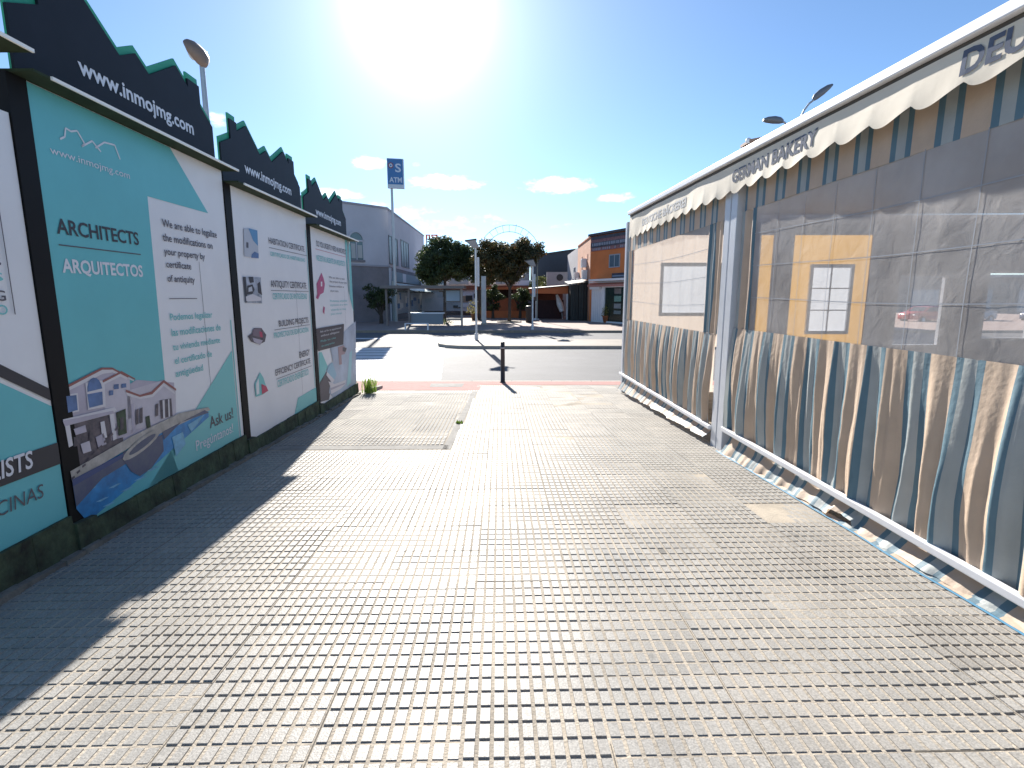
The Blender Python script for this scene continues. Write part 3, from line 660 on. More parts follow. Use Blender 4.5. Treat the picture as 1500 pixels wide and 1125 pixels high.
def pvc(name, clear, col, rough=.28):
    m = bpy.data.materials.new(name); m.use_nodes = True; N = m.node_tree.nodes; L = m.node_tree.links; b = N['Principled BSDF']
    b.inputs['Base Color'].default_value = (*col, 1); b.inputs['Roughness'].default_value = rough; b.inputs['Specular IOR Level'].default_value = 1.0; b.inputs['IOR'].default_value = 1.75
    tc = N.new('ShaderNodeTexCoord'); n = N.new('ShaderNodeTexNoise'); n.inputs['Scale'].default_value = 7; n.inputs['Detail'].default_value = 5; n.inputs['Distortion'].default_value = .6; L.new(tc.outputs['Object'], n.inputs['Vector'])
    bp = N.new('ShaderNodeBump'); bp.inputs['Strength'].default_value = .45; bp.inputs['Distance'].default_value = .012; L.new(n.outputs[0], bp.inputs['Height']); L.new(bp.outputs[0], b.inputs['Normal'])
    t = N.new('ShaderNodeBsdfTransparent'); t.inputs[0].default_value = (.86,.83,.80,1)
    tl = N.new('ShaderNodeBsdfTranslucent'); tl.inputs[0].default_value = (*col, 1); L.new(bp.outputs[0], tl.inputs['Normal'])
    m1 = N.new('ShaderNodeMixShader'); m1.inputs[0].default_value = .2; L.new(b.outputs[0], m1.inputs[1]); L.new(tl.outputs[0], m1.inputs[2])
    n3 = N.new('ShaderNodeTexNoise'); n3.inputs['Scale'].default_value = 2.2; n3.inputs['Detail'].default_value = 5; L.new(tc.outputs['Object'], n3.inputs['Vector'])
    mr = N.new('ShaderNodeMapRange'); mr.inputs[1].default_value = .3; mr.inputs[2].default_value = .7; mr.inputs[3].default_value = clear-.07; mr.inputs[4].default_value = clear+.07; L.new(n3.outputs[0], mr.inputs[0])
    mx = N.new('ShaderNodeMixShader'); L.new(mr.outputs[0], mx.inputs[0]); L.new(m1.outputs[0], mx.inputs[1]); L.new(t.outputs[0], mx.inputs[2])
    L.new(mx.outputs[0], N['Material Output'].inputs[0]); return m
PVC1 = pvc('clear_plastic_window', .60, (.88,.84,.83), .44); PVC2 = pvc('milky_plastic_window', .60, (.90,.86,.82), .44)
SEAM = mat('window_seam', (.36,.38,.42), .8, spec=.1)
def grid_sheet(mb_mat, ys, zs, fn, fab=None, name='canvas', parent=None):
    vs = []; fb = []
    for z in zs:
        for y in ys:
            p, s_ = fn(y, z); vs.append(tuple(p)); fb.append((s_, z, 0))
    n = len(ys); fs = [(j*n+i, j*n+i+1, (j+1)*n+i+1, (j+1)*n+i) for j in range(len(zs)-1) for i in range(n-1)]
    me = bpy.data.meshes.new(name); me.from_pydata(vs, [], fs); me.materials.append(mb_mat)
    a_ = me.attributes.new('fab', 'FLOAT_VECTOR', 'POINT'); a_.data.foreach_set('vector', [c for v in fb for c in v])
    me.polygons.foreach_set('use_smooth', [True]*len(fs)); me.update()
    o = bpy.data.objects.new(name, me); COL.objects.link(o)
    if parent is not None: o.parent = parent; o.matrix_parent_inverse = Matrix.Translation(parent.location).inverted()
    return o
from mathutils import noise
def frange(a, b, st):
    n = max(1, int(round((b-a)/st))); return [a+(b-a)*i/n for i in range(n+1)]
PH = 4.44-.378*1.0   # stripe phase: beige starts (from the far side) at Y=4.44
def stripe_s(Y): return (Y-4.44)+.378*.999+.0
tent = thing('terrace_tent', 'long café terrace tent with striped canvas sides, clear windows and cream lettered valance', 'terrace tent', (CR+BR*6, 6, gz(6)))
def fold(Y, k, seed, zz=0):
    """sharp-sided folds: k = 0 flat .. 1 deep"""
    q = Y+.03*noise.noise(Vector((Y*1.7, seed, 0)))
    n1 = noise.noise(Vector((q*7.5, seed, zz*.45))); n2_ = noise.noise(Vector((q*15, seed+3, zz*.9))); n3_ = noise.noise(Vector((q*30, seed+6, zz*2)))
    sw = sin(2*pi*q/.189+2.2*noise.noise(Vector((Y*1.6, seed, 3))))
    return k*(.055*n1+.030*n2_+.008*n3_+.012*sw+.02*noise.noise(Vector((Y*1.3, seed, 9))))
def lower(Ya, Yb, ztop, zrail, seed, name='lower_canvas'):
    zs = frange(zrail-.02, ztop, .07)
    def fn(Y, z):
        t = (ztop-z)/(ztop-zrail); k = min(1, .12+t*1.3)
        sh = .10*t*noise.noise(Vector((Y*.9, seed, 1)))+.05*t*noise.noise(Vector((Y*3.0, z*1.2, seed+4)))
        d = fold(Y+sh, k, seed, z)+.006*noise.noise(Vector((Y*9, z*7, seed)))*k
        d += .045*sin(pi*min(1, t))*(.6+noise.noise(Vector((Y*.8, seed, 20))))
        return RW(.035+d)(Y, z), stripe_s(Y+sh)
    return grid_sheet(CLOTH, frange(Ya, Yb, .011), zs, fn, name=name, parent=tent)
def flap(Ya, Yb, zrail, bot, out, seed):
    """canvas tail under the rail, bot(Y) is its lower edge"""
    ys = frange(Ya, Yb, .018); vs = []
    ks = [0,.2,.4,.6,.8,1]
    def fn(Y, k):
        zb = bot(Y); z = zrail-.03+(zb-zrail+.03)*k
        d = .012+out*k**1.6+fold(Y, .35+.3*k, seed, k)*.6+.025*noise.noise(Vector((Y*4, k*2, seed)))*k
        return RW(d)(Y, z), stripe_s(Y+.05*k*noise.noise(Vector((Y*3, seed, 2))))
    return grid_sheet(CLOTH, ys, ks, fn, name='canvas_tail', parent=tent)
# near bay
NZ0, FZ0 = .055, -.02
lower(.5, 6.06, 1.245, NZ0, 1.3); lower(6.52, 11.02, 1.14, FZ0, 7.7)
def nbot(Y): return gz(Y)+.012+max(0, .05*noise.noise(Vector((Y*1.1, 3, 0)))) + (.05 if 3.75 < Y < 4.0 else 0)
flap(.5, 6.02, NZ0, nbot, .10, 2.2); flap(6.5, 11.1, FZ0, lambda Y: gz(Y)+.085+.02*noise.noise(Vector((Y*2,0,0))), .13, 4.4)
# hem: blue edge on the ground
mb = MB(); BLUE = mat('blue_hem', (.06,.22,.36), .6)
ys = frange(.5, 6.1, .08)
HEMW = lambda Y: .125+.02*noise.noise(Vector((Y*1.4,5,0)))
for a_, b_ in zip(ys, ys[1:]):
    for q0, q1, m_ in ((HEMW(a_)+.045, .0, BLUE),):
        mb.face([RW(HEMW(a_)+.0)(a_,gz(a_)+.012), RW(HEMW(a_)+.014)(a_,gz(a_)+.008), RW(HEMW(b_)+.014)(b_,gz(b_)+.008), RW(HEMW(b_)+.0)(b_,gz(b_)+.012)], BLUE)
mb.build('hem', tent)
HEMC = grid_sheet(CLOTH, frange(.5, 6.05, .04), [0, 1], lambda Y, k: (RW(.09+(HEMW(Y)-.09)*k)(Y, gz(Y)+.013+.012*(1-k)+.004*noise.noise(Vector((Y*9,k,0)))), stripe_s(Y)), name='ground_hem', parent=tent)
# upper canvas and windows
UZ = 3.02
def upper(Ya, Yb, zb, seed):
    def fn(Y, z): return RW(.03+.006*noise.noise(Vector((Y*3, z*2, seed))))(Y, z), stripe_s(Y)
    return grid_sheet(CLOTH, frange(Ya, Yb, .05), frange(zb, UZ, .12), fn, name='upper_canvas', parent=tent)
upper(.5, 6.0, 2.52, 1); upper(6.52, 11.02, 2.50, 2)
def sidestrip(Ya, Yb, z0, z1, seed, bow=0):
    def fn(Y, z):
        t = (z-z0)/(z1-z0); return RW(.03+.02*sin(2*pi*(Y-Ya)/.17)*.8+.01*noise.noise(Vector((Y*5, z*1.5, seed))))(Y+bow*sin(pi*t)*.0, z), stripe_s(Y+.05*noise.noise(Vector((Y*3, z*.8, seed))))
    return grid_sheet(CLOTH, frange(Ya, Yb, .02), frange(z0, z1, .07), fn, name='side_canvas', parent=tent)
sidestrip(5.72, 6.05, 1.245, 2.52, 3); sidestrip(6.52, 6.98, 1.14, 2.50, 5); sidestrip(10.66, 11.02, 1.14, 2.50, 6)
def window(Ya, Yb, z0, z1, m, seed, nv):
    def fn(Y, z):
        e = min((Y-Ya), (Yb-Y), .4)/.4
        return RW(.026+.016*noise.noise(Vector((Y*1.1, z*.9, seed)))+.003*noise.noise(Vector((Y*5, z*5, seed))))(Y, z), 0
    o = grid_sheet(m, frange(Ya, Yb, .06), frange(z0, z1, .06), fn, name='window', parent=tent)
    mb = MB(); t_ = .0035
    for k in range(1, 4):
        z = z0+(z1-z0)*k/4+.01*k
        ys = frange(Ya, Yb, .12)
        for a_, b_ in zip(ys, ys[1:]):
            za, zb2 = z+.02*sin(a_*1.3), z+.02*sin(b_*1.3)
            pa = fn(a_, za)[0]; pb2 = fn(b_, zb2)[0]; n_ = Vector((-.004,0,0)); d = Vector((0,0,t_))
            mb.face([pa+n_-d, pb2+n_-d, pb2+n_+d, pa+n_+d], SEAM)
    for k in range(1, nv):
        Y = Ya+(Yb-Ya)*k/nv; zz = frange(z0, z1, .12)
        for a_, b_ in zip(zz, zz[1:]):
            pa = fn(Y, a_)[0]; pb2 = fn(Y, b_)[0]; n_ = Vector((-.004,0,0)); d = Vector((0,t_,0))
            mb.face([pa+n_-d, pa+n_+d, pb2+n_+d, pb2+n_-d], SEAM)
    mb.build('window_seams', tent)
window(.5, 5.74, 1.24, 2.53, PVC1, 1, 12); window(6.96, 10.68, 1.135, 2.51, PVC2, 2, 8)
# frame: posts, rails, gutter
mb = MB()
def wbox(mb, Ya, Yb, o0, o1, z0, z1, m):
    A_ = RW(o0); B_ = RW(o1); mb.hexa([A_(Ya,z0),B_(Ya,z0),B_(Yb,z0),A_(Yb,z0)], [A_(Ya,z1),B_(Ya,z1),B_(Yb,z1),A_(Yb,z1)], m)
wbox(mb, 6.10, 6.25, -.05, .07, gz(6.2)-.02, 3.0, ALU); wbox(mb, 6.275, 6.42, -.05, .07, gz(6.3)-.02, 3.0, ALU); wbox(mb, 6.25, 6.275, -.04, .045, gz(6.2)-.02, 3.0, ALU)
mb.build('post', tent, bevel=.006)
mb = MB(); wbox(mb, 11.06, 11.18, -.06, .06, gz(11.1)-.05, 3.1, ALU); wbox(mb, 11.03, 11.055, -.02, .02, 0, 3.0, DKMETAL); mb.build('post', tent, bevel=.006)
mb = MB(); wbox(mb, .5, 6.09, .05, .10, NZ0-.03, NZ0+.022, WHITE); mb.build('bottom_rail', tent, bevel=.008)
mb = MB(); wbox(mb, 6.43, 11.2, .05, .10, FZ0-.03, FZ0+.022, WHITE); mb.build('bottom_rail', tent, bevel=.008)
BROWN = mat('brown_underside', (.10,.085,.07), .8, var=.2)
def gut(Y): return 2.985+.026*Y
mb = MB(); GY0, GY1 = .3, 10.9
def vhex(mb, o0, o1, za, zb3, m):
    f = lambda Y, o_, dz: VWp(Y, gut(Y)+dz, o_)
    mb.hexa([f(GY0,o0,za),f(GY0,o1,za),f(GY1,o1,za),f(GY1,o0,za)], [f(GY0,o0,zb3),f(GY0,o1,zb3),f(GY1,o1,zb3),f(GY1,o0,zb3)], m)
vhex(mb, -.10, .03, -.07, 0., WHITE); mb.build('gutter', tent, bevel=.01)
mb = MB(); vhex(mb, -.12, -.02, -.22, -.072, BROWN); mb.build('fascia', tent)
mb = MB()
f = lambda Y, x, z: (x, Y, z)
mb.hexa([f(.3,2.66,3.0),f(10.95,2.44,3.2),f(10.95,11.6,3.25),f(.3,11.6,3.05)][::-1], [f(.3,2.66,3.06),f(10.95,2.44,3.25),f(10.95,11.6,3.33),f(.3,11.6,3.13)][::-1], mat('roof_sheet', (.5,.5,.5), .6)); mb.build('roof', tent)
# valance
CREAM = mat('cream_canvas', (.72,.63,.50), .75, var=.05, scale=2.5, bump=.12, bscale=5)
def vtop(Y): return 2.895+.023*Y
ys = frange(.35, 10.85, .0158)
vs = []; rows = [0,.25,.5,.75,.92,1]
def vz(Y, k):
    ph = ((Y-3.135)/.379) % 1.0     # notch at phase 0, lobe between
    lobe = (sin(pi*ph**1.5)**.6)*(.5+.5*ph)
    bot = 2.775-.062*lobe
    return vtop(Y)+(bot-vtop(Y))*k
def vfn(Y, k):
    ph = ((Y-3.135)/.379) % 1.0
    off = .012*noise.noise(Vector((Y*1.6, k*.6, 0)))+.02*k*k*noise.noise(Vector((Y*.9,7,0)))+.010*max(0,k-.7)*sin(2*pi*ph)
    z = vz(Y, k)
    return VWp(Y, z, off-.01*(1-k)), z
vv = []; 
for k in rows:
    for Y in ys: vv.append(tuple(vfn(Y, k)[0]))
n = len(ys); ff = [(j*n+i, j*n+i+1, (j+1)*n+i+1, (j+1)*n+i) for j in range(len(rows)-1) for i in range(n-1)]
mb = MB(); mb.raw(vv, ff, CREAM, True); mb.build('valance', tent)
mb = MB(); VINK = mat('faded_blue_lettering', (.10,.12,.17), .95, var=.2, scale=8); VINK3 = mat('very_faded_lettering', (.42,.42,.43), .7)
def vpt(Y, z):
    k = max(0, min(1, (vtop(Y)-z)/(vtop(Y)-vz(Y, 1)))); j = max(i for i in range(len(rows)-1) if rows[i] <= k)
    p0, p1 = vfn(Y, rows[j])[0], vfn(Y, rows[j+1])[0]; t = (k-rows[j])/(rows[j+1]-rows[j])
    return p0.lerp(p1, t)+Vector((-.0035, 0, 0))
def vtext(s_, Ya, Yb, z0, h, m, bold=.03):
    text_into(mb, s_, lambda x, y: vpt(Ya-x, z0+(vtop(Ya-x)-vtop(Ya))*.5+y), Ya-Yb, h, m, bold, 0, .018)
vtext('DEUTSCHE', 3.18, 2.18, 2.815, .13, VINK); vtext('GERMAN BAKERY', 6.14, 4.53, 2.845, .125, VINK); vtext('DEUTSCHE BÄCKEREI', 9.9, 7.6, 2.87, .12, VINK3)
mb.build('valance_lettering', tent)
# far side and back of the tent with windows in them
BW = 11.5; EY = 11.12
INB = mat('interior_brown', (.27,.23,.21), .85, var=.35, scale=1.2)
OCH = bpy.data.materials.new('ochre_canvas'); OCH.use_nodes = True
n_ = OCH.node_tree.nodes; l_ = OCH.node_tree.links; n_['Principled BSDF'].inputs['Base Color'].default_value = (.50,.30,.05,1); n_['Principled BSDF'].inputs['Roughness'].default_value = .7
tr = n_.new('ShaderNodeBsdfTranslucent'); tr.inputs[0].default_value = (.42,.24,.04,1); mx = n_.new('ShaderNodeMixShader'); mx.inputs[0].default_value = .55
l_.new(n_['Principled BSDF'].outputs[0], mx.inputs[1]); l_.new(tr.outputs[0], mx.inputs[2]); l_.new(mx.outputs[0], n_['Material Output'].inputs[0])
CRM = bpy.data.materials.new('cream_backlit_canvas'); CRM.use_nodes = True
n_ = CRM.node_tree.nodes; l_ = CRM.node_tree.links; n_['Principled BSDF'].inputs['Base Color'].default_value = (.60,.52,.44,1); n_['Principled BSDF'].inputs['Roughness'].default_value = .7
tr = n_.new('ShaderNodeBsdfTranslucent'); tr.inputs[0].default_value = (.50,.43,.37,1); mx = n_.new('ShaderNodeMixShader'); mx.inputs[0].default_value = .6
l_.new(n_['Principled BSDF'].outputs[0], mx.inputs[1]); l_.new(tr.outputs[0], mx.inputs[2]); l_.new(mx.outputs[0], n_['Material Output'].inputs[0])
MILK = bpy.data.materials.new('added_pale_pane'); MILK.use_nodes = True
n_ = MILK.node_tree.nodes; l_ = MILK.node_tree.links; n_['Principled BSDF'].inputs['Base Color'].default_value = (.75,.78,.82,1)
tr = n_.new('ShaderNodeBsdfTranslucent'); tr.inputs[0].default_value = (.40,.43,.48,1); mx = n_.new('ShaderNodeMixShader'); mx.inputs[0].default_value = .6
l_.new(n_['Principled BSDF'].outputs[0], mx.inputs[1]); l_.new(tr.outputs[0], mx.inputs[2]); l_.new(mx.outputs[0], n_['Material Output'].inputs[0])
def ex(px): return (px-750)/770/ray(px,440)[1]*EY
ops = [(ex(1184),ex(1243),.87,2.22,1),(ex(1310),ex(1380),.58,2.03,0),(ex(1440),ex(1510),.72,2.1,0),(ex(1545),ex(1610),.72,2.1,0),(3.1,4.3,1.25,2.25,2)]
spans = [(2.52,3.1,CRM),(4.3,ex(1085),CRM),(ex(1085),ex(1108),INB),(ex(1108),ex(1126),OCH),(ex(1126),ex(1156),INB),(ex(1156),ops[0][0],OCH),(ops[0][1],ex(1268),OCH),(ex(1268),ops[1][0],INB),(ops[1][1],ops[2][0],INB),(ops[2][1],ops[3][0],INB),(ops[3][1],BW,INB)]
mbs = {}
def eb(m, x0, x1, z0, z1):
    k = m.name; mbs.setdefault(k, MB())
    if m is OCH or m is CRM: mbs[k].face([(x0,EY,z0),(x1,EY,z0),(x1,EY,z1),(x0,EY,z1)], m)
    else: mbs[k].box(x0, x1, EY-.02, EY+.02, z0, z1, m)
for x0, x1, m in spans:
    eb(m, x0, x1, -.6 if m is INB else .55, 2.85); 
    if m is OCH: eb(INB, x0, x1, -.6, .549)
for (x0, x1, z0, z1, oc) in ops:
    m = (INB, OCH, CRM)[oc]
    if oc: mbs.setdefault('pane', MB()).face([(x0,EY,z0),(x1,EY,z0),(x1,EY,z1),(x0,EY,z1)], MILK)  # translucent sheet added over the opening so the window looks pale lit
    eb(m, x0, x1, .55 if oc == 1 else -.6, z0); eb(m, x0, x1, z1, 2.85)
    if oc == 1: eb(INB, x0, x1, -.6, .549)
eb(INB, 2.5, BW, 2.851, 3.25)
for k, q in mbs.items(): q.build('end_wall', tent)
for (x0, x1, z0, z1, oc) in ops:
    mb = MB(); f0, f1 = EY-.05, EY+.03
    mb.box(x0-.03,x0+.03,f0,f1,z0,z1,ALU); mb.box(x1-.03,x1+.03,f0,f1,z0,z1,ALU); mb.box(x0-.03,x1+.03,f0-.002,f1,z1-.02,z1+.04,ALU); mb.box(x0-.03,x1+.03,f0-.002,f1,z0-.04,z0+.02,ALU)
    if oc == 1:
        mb.box((x0+x1)/2-.012,(x0+x1)/2+.012,f0+.02,f1-.02,z0+.02,z1-.02,WHITE)
        for j in (1,2): mb.box(x0+.03,x1-.03,f0+.025,f1-.025,z0+(z1-z0)*j/3-.012,z0+(z1-z0)*j/3+.012,WHITE)
    mb.build('end_window_frame', tent)
mb = MB(); mb.box(BW,BW+.06,-1,EY+.02,-.6,3.1,INB); mb.build('back_wall', tent)
mb = MB(); mb.box(2.9,BW,-.99,-.93,-.6,3.1,INB); mb.build('end_wall', tent)

# things above the tent roof
t = thing('roof_vent', 'brown boxed vent with white cap on the tent roof', 'vent', (4.6,10.5,3.3))
mb = MB(); mb.box(4.42,4.78,10.3,10.6,3.28,4.40,mat('vent_brown', (.25,.15,.10), .7, var=.2)); mb.extr([(4.36,10.25,4.40),(4.84,10.25,4.49),(4.84,10.25,4.54),(4.36,10.25,4.45)], (0,.4,0), mat('vent_brown2', (.32,.20,.14), .7)); mb.build('housing', t)
mb = MB(); mb.ell((4.36,10.3,4.44), .05,.05,.05, WHITE); mb.build('cap', t)
Yd = 20.; pc = at(1160, 190, Yd)
t = thing('street_lamp', 'twin armed grey street lamp rising above the tent roof', 'street lamp', (pc.x, Yd, ROADZ))
mb = MB(); mb.tube((pc.x,Yd,-.66), (pc.x,Yd,pc.z-.3), .11, .06, GALV, 12); mb.build('pole', t)
for (hx, hy, tx, ty) in [(1147,178,1120,176),(1192,146,1217,126)]:
    a_ = Vector((pc.x, Yd, pc.z-.35)); b_ = at(hx, hy, Yd); c_ = at(tx, ty, Yd)
    mid = Vector(((a_.x*.45+b_.x*.55), Yd, a_.z*.25+b_.z*.75+.0))
    mb = MB(); P_ = [a_, a_.lerp(mid,.5)+Vector((0,0,.06)), mid, mid.lerp(b_,.5)+Vector((0,0,.05)), b_]; mb.path(P_, .035, GALV, 8); mb.build('arm', t)
    mb = MB(); lamp_head(mb, b_, (c_-b_), (c_-b_).length*1.08, .34, .34, mat('lamp_dark_grey', (.16,.17,.19), .4)); mb.build('lamp_head', t)

# ================================================================== across the street
PL = (.62,.58,.62)
PLASTER = mat('lilac_plaster', (.52,.50,.54), .85, var=.07, scale=.5, bump=.15, bscale=20)
STONE = mat('grey_stone_cladding', (.21,.195,.21), .8, var=.18, scale=.8, bump=.25, bscale=8)
def fr2(A, B):
    A = Vector((A[0],A[1],0)); B = Vector((B[0],B[1],0)); d = (B-A).normalized(); n = Vector((d.y,-d.x,0))
    if n.y > 0 and abs(n.y) > abs(n.x)*.0: n = -n
    if (A-Vector((0,0,0))).dot(n) > 0: n = -n
    return lambda s, z, o=0: A+d*s+n*o+Vector((0,0,z))
def facebox(mb, F, s0, s1, z0, z1, o0, o1, m):
    mb.hexa([F(s0,z0,o0),F(s0,z0,o1),F(s1,z0,o1),F(s1,z0,o0)], [F(s0,z1,o0),F(s0,z1,o1),F(s1,z1,o1),F(s1,z1,o0)], m)
def win_on(parent, F, s0, s1, z0, z1, mframe, mglass, mull=1, depth=.12, horiz=0, shut=None):
    """frame proud of the wall with recessed pane"""
    mb = MB(); t_ = .07
    facebox(mb, F, s0-t_, s0, z0-t_, z1+t_, -.05, .06, mframe); facebox(mb, F, s1, s1+t_, z0-t_, z1+t_, -.05, .06, mframe)
    facebox(mb, F, s0, s1, z1, z1+t_, -.05, .06, mframe); facebox(mb, F, s0-.02, s1+.02, z0-t_, z0, -.05, .09, mframe)
    for k in range(1, mull+1):
        c = s0+(s1-s0)*k/(mull+1); facebox(mb, F, c-.03, c+.03, z0, z1, 0, .045, mframe)
    for k in range(1, horiz+1):
        c = z0+(z1-z0)*k/(horiz+1); facebox(mb, F, s0, s1, c-.025, c+.025, 0, .042, mframe)
    f_ = mb.build('window', parent); f_0 = MB(); facebox(f_0, F, s0, s1, z0, z1, -.02, .018, mglass)
    p_ = f_0.build('pane', None); p_.parent = f_
    return f_
# bank building on the left, cut corner towards the camera
C_, Lq, Rq = (-10.3,45.), (-20.2,35.1), (-10.57,65.)
t = thing('corner_building', 'lilac corner building with grey stone ground floor and arched window, left of the trees', 'building', (C_[0],C_[1],PZ))
mb = MB(); foot = [C_, Rq, (-32,65), (-32,38), Lq]
mb.prism(foot, 4.1, 8.75, PLASTER, mat('roof_gravel', (.3,.29,.27), .9)); mb.build('upper_wall', t)
mb = MB(); cc = (-10.33,45.03); mb.prism([(-10.34,45.03),(-10.6,64.9),(-31.9,64.9),(-31.9,38.1),(-20.15,35.2)], PZ-.1, 4.098, STONE); mb.build('stone_wall', t)
FL = fr2(C_, Lq); FR = fr2(C_, Rq)
mb = MB(); facebox(mb, FL, -.02, 13.9, 8.70, 8.86, -.3, .07, mat('cornice_grey', (.34,.33,.37), .8)); facebox(mb, FR, 0, 20, 8.70, 8.86, -.3, .05, mat('cornice_grey', (.34,.33,.37), .8))
facebox(mb, FL, -.02, 13.9, 4.02, 4.16, -.1, .05, mat('cornice_grey', (.34,.33,.37), .8)); mb.build('cornice', t)
# arched window
s0_, _ = on_wall(533, 400, C_, Lq); s1_, _ = on_wall(514, 400, C_, Lq); zt_ = on_wall(523, 340, C_, Lq)[1]; zb_2 = on_wall(523, 380, C_, Lq)[1]
mb = MB(); cs = (s0_+s1_)/2; rad = abs(s1_-s0_)/2; zc_ = zt_-rad
arc = [FL(cs+rad*cos(pi*k/12), zc_+rad*sin(pi*k/12), .02) for k in range(13)]
mb.extr([FL(cs+rad, zb_2, .02)]+arc+[FL(cs-rad, zb_2, .02)], FL(0,0,-.03)-FL(0,0,.0), mat('arch_glass_green', (.13,.19,.20), .2, spec=.7)); 
for k in range(12):
    a0, a1 = pi*k/12, pi*(k+1)/12
    q = lambda r_, a_, o_: FL(cs+r_*cos(a_), zc_+r_*sin(a_), o_)
    mb.hexa([q(rad,a0,0),q(rad+.14,a0,0),q(rad+.14,a1,0),q(rad,a1,0)], [q(rad,a0,.09),q(rad+.14,a0,.09),q(rad+.14,a1,.09),q(rad,a1,.09)], PLASTER)
facebox(mb, FL, cs-rad-.1, cs+rad+.1, zb_2-.16, zb_2, 0, .16, STONE)
facebox(mb, FL, cs-rad, cs+rad, zc_-.12, zc_+.0, .02, .07, PLASTER); facebox(mb, FL, cs-.04, cs+.04, zb_2, zc_, .02, .07, PLASTER); 
facebox(mb, FL, cs-rad*.85, cs-.1, zb_2+.15, zc_-.4, .02, .05, mat('blind_pale', (.45,.44,.42), .6)); facebox(mb, FL, cs+.1, cs+rad*.8, zb_2+.1, zc_-.3, .02, .05, mat('blind_pale', (.45,.44,.42), .6))
mb.build('arched_window', t)
for (xa, xb, ya, yb) in [(571,583,346,385),(588.5,599,352,389)]:
    a_, _ = on_wall(xa, 400, C_, Rq); b_, _ = on_wall(xb, 400, C_, Rq); z1_ = on_wall(xa, ya, C_, Rq)[1]; z0_ = on_wall(xa, yb, C_, Rq)[1]
    win_on(t, FR, a_, b_, z0_, z1_, mat('window_frame_dark', (.12,.12,.13), .5), SKYGLASS, 2, .1)
mb = MB()
facebox(mb, FR, .3, 18, 2.9, 3.75, -.02, .10, mat('sign_blue_grey', (.20,.27,.31), .5)); facebox(mb, FR, 5.4, 7.0, 2.92, 3.73, .10, .12, mat('sign_white', (.6,.62,.66), .5)); facebox(mb, FR, .0, .3, PZ, 4.0, -.02, .14, PLASTER)
mb.build('shop_fascia', t)
# glazed canopy on the right hand face
mb = MB(); PALE = mat('milky_glass_roof', (.62,.68,.66), .3, spec=.6); 
for k in range(6):
    s_ = .6+k*2.9; P = [FR(s_,2.75,.1),FR(s_+2.6,2.75,.1),FR(s_+2.6,2.05,1.9),FR(s_,2.05,1.9)]; mb.extr(P, (0,0,.05), PALE)
    facebox(mb, FR, s_-.12, s_-.03, 2.0, 2.1, 0, 2.0, DKMETAL)
mb.build('glass_canopy', t)
mb = MB()
facebox(mb, FR, .4, 18, PZ+.5, 2.0, .0, .05, mat('shop_glass', (.42,.47,.54), .3, spec=.5)); 
rg = random.Random(5)
for k in range(22):
    s_ = rg.uniform(.6, 17); z_ = rg.uniform(PZ+.7, 1.5); mb.mark(); m_ = rg.choice([mat('poster_white', (.8,.82,.86)), mat('poster_blue', (.10,.22,.45)), mat('poster_pale', (.6,.66,.72))])
    facebox(mb, FR, s_, s_+rg.uniform(.7,1.8), z_, z_+rg.uniform(.3,.7), .052+k*.003, .056+k*.003, m_)
mb.build('shop_window', t)
mb = MB(); facebox(mb, FR, -.05, .35, PZ, 2.9, .2, .5, mat('pale_column', (.50,.50,.46), .7)); mb.build('column', t)

# shop block closing the square behind the shelter
t = thing('shop_pavilion', 'low white and terracotta shop block with sloping skylights behind the bus shelter', 'building', (-6, 58, PZ))
mb = MB(); WSH = mat('shop_white', (.75,.76,.82), .7, var=.1, scale=.4); mb.box(-10.2,2.6,60,66,PZ-.1,3.4,WSH); mb.build('wall', t)
mb = MB(); BEIG = mat('warm_skylight', (.62,.50,.40), .4)
for k in range(4):
    x0 = -9.6+k*2.6; mb.extr([(x0,59.3,2.9),(x0+2.2,59.3,2.9),(x0+2.2,60,3.65),(x0,60,3.65)], (0,0,.06), BEIG if k > 0 else PALE)
mb.build('skylight', t)
mb = MB(); mb.box(-10.2,2.6,59.6,60,2.35,2.83,mat('rust_fascia', (.26,.09,.05), .7)); mb.build('fascia', t)
mb = MB()
for k in range(26):
    x_ = rg.uniform(-9.9, -1.8); z_ = rg.uniform(.1, 1.6); mb.mark(); m_ = rg.choice([mat('poster_white', (.8,.82,.86)), mat('poster_blue', (.10,.22,.45)), mat('poster_pale', (.6,.66,.72)), DKMETAL, mat('poster_sand', (.40,.30,.22))])
    mb.box(x_, x_+rg.uniform(.5,1.3), 59.94-k*.002, 59.99, z_, z_+rg.uniform(.3,.9), m_)
mb.box(-9.9,-1.5,59.88,59.93,PZ,0.,mat('counter_brown', (.14,.08,.06), .8)); mb.build('shop_window', t)
mb = MB(); mb.box(-1.4,2.4,59.85,59.98,PZ,2.0,mat('dark_red_door', (.09,.025,.02), .6)); mb.build('doorway', t)

# red roof letters board and antenna on the far roof line
t = thing('roof_sign', 'small red block letters on a roof line above the left tree', 'sign', at(632,352,70))
mb = MB(); REDL = mat('red_letters', (.50,.06,.05), .5)
a_ = at(623.5,343,70); b_ = at(641,349,70); wd = b_.x-a_.x
for q0, q1, z0, z1 in [(0,.12,0,1),(.12,.36,.75,1),(.24,.36,0,.75),(.46,.58,.2,1),(.58,.86,.72,1),(.86,1,0,1),(.58,.86,.3,.5)]:
    mb.box(a_.x+wd*q0, a_.x+wd*q1, 70, 70.2, b_.z+(a_.z-b_.z)*z0, b_.z+(a_.z-b_.z)*z1, REDL)
mb.build('letters', t)
mb = MB(); mb.box(a_.x, a_.x+.12, 70.2,70.3, 4.5, b_.z+.3, DKMETAL); mb.box(b_.x-.12, b_.x, 70.2,70.3, 4.5, b_.z+.3, DKMETAL); mb.box(a_.x,b_.x,70.2,70.28,b_.z-.1,b_.z,DKMETAL); mb.build('support', t)
t = thing('distant_block', 'grey shaded block of flats far behind the left tree', 'building', (-8, 78, PZ))
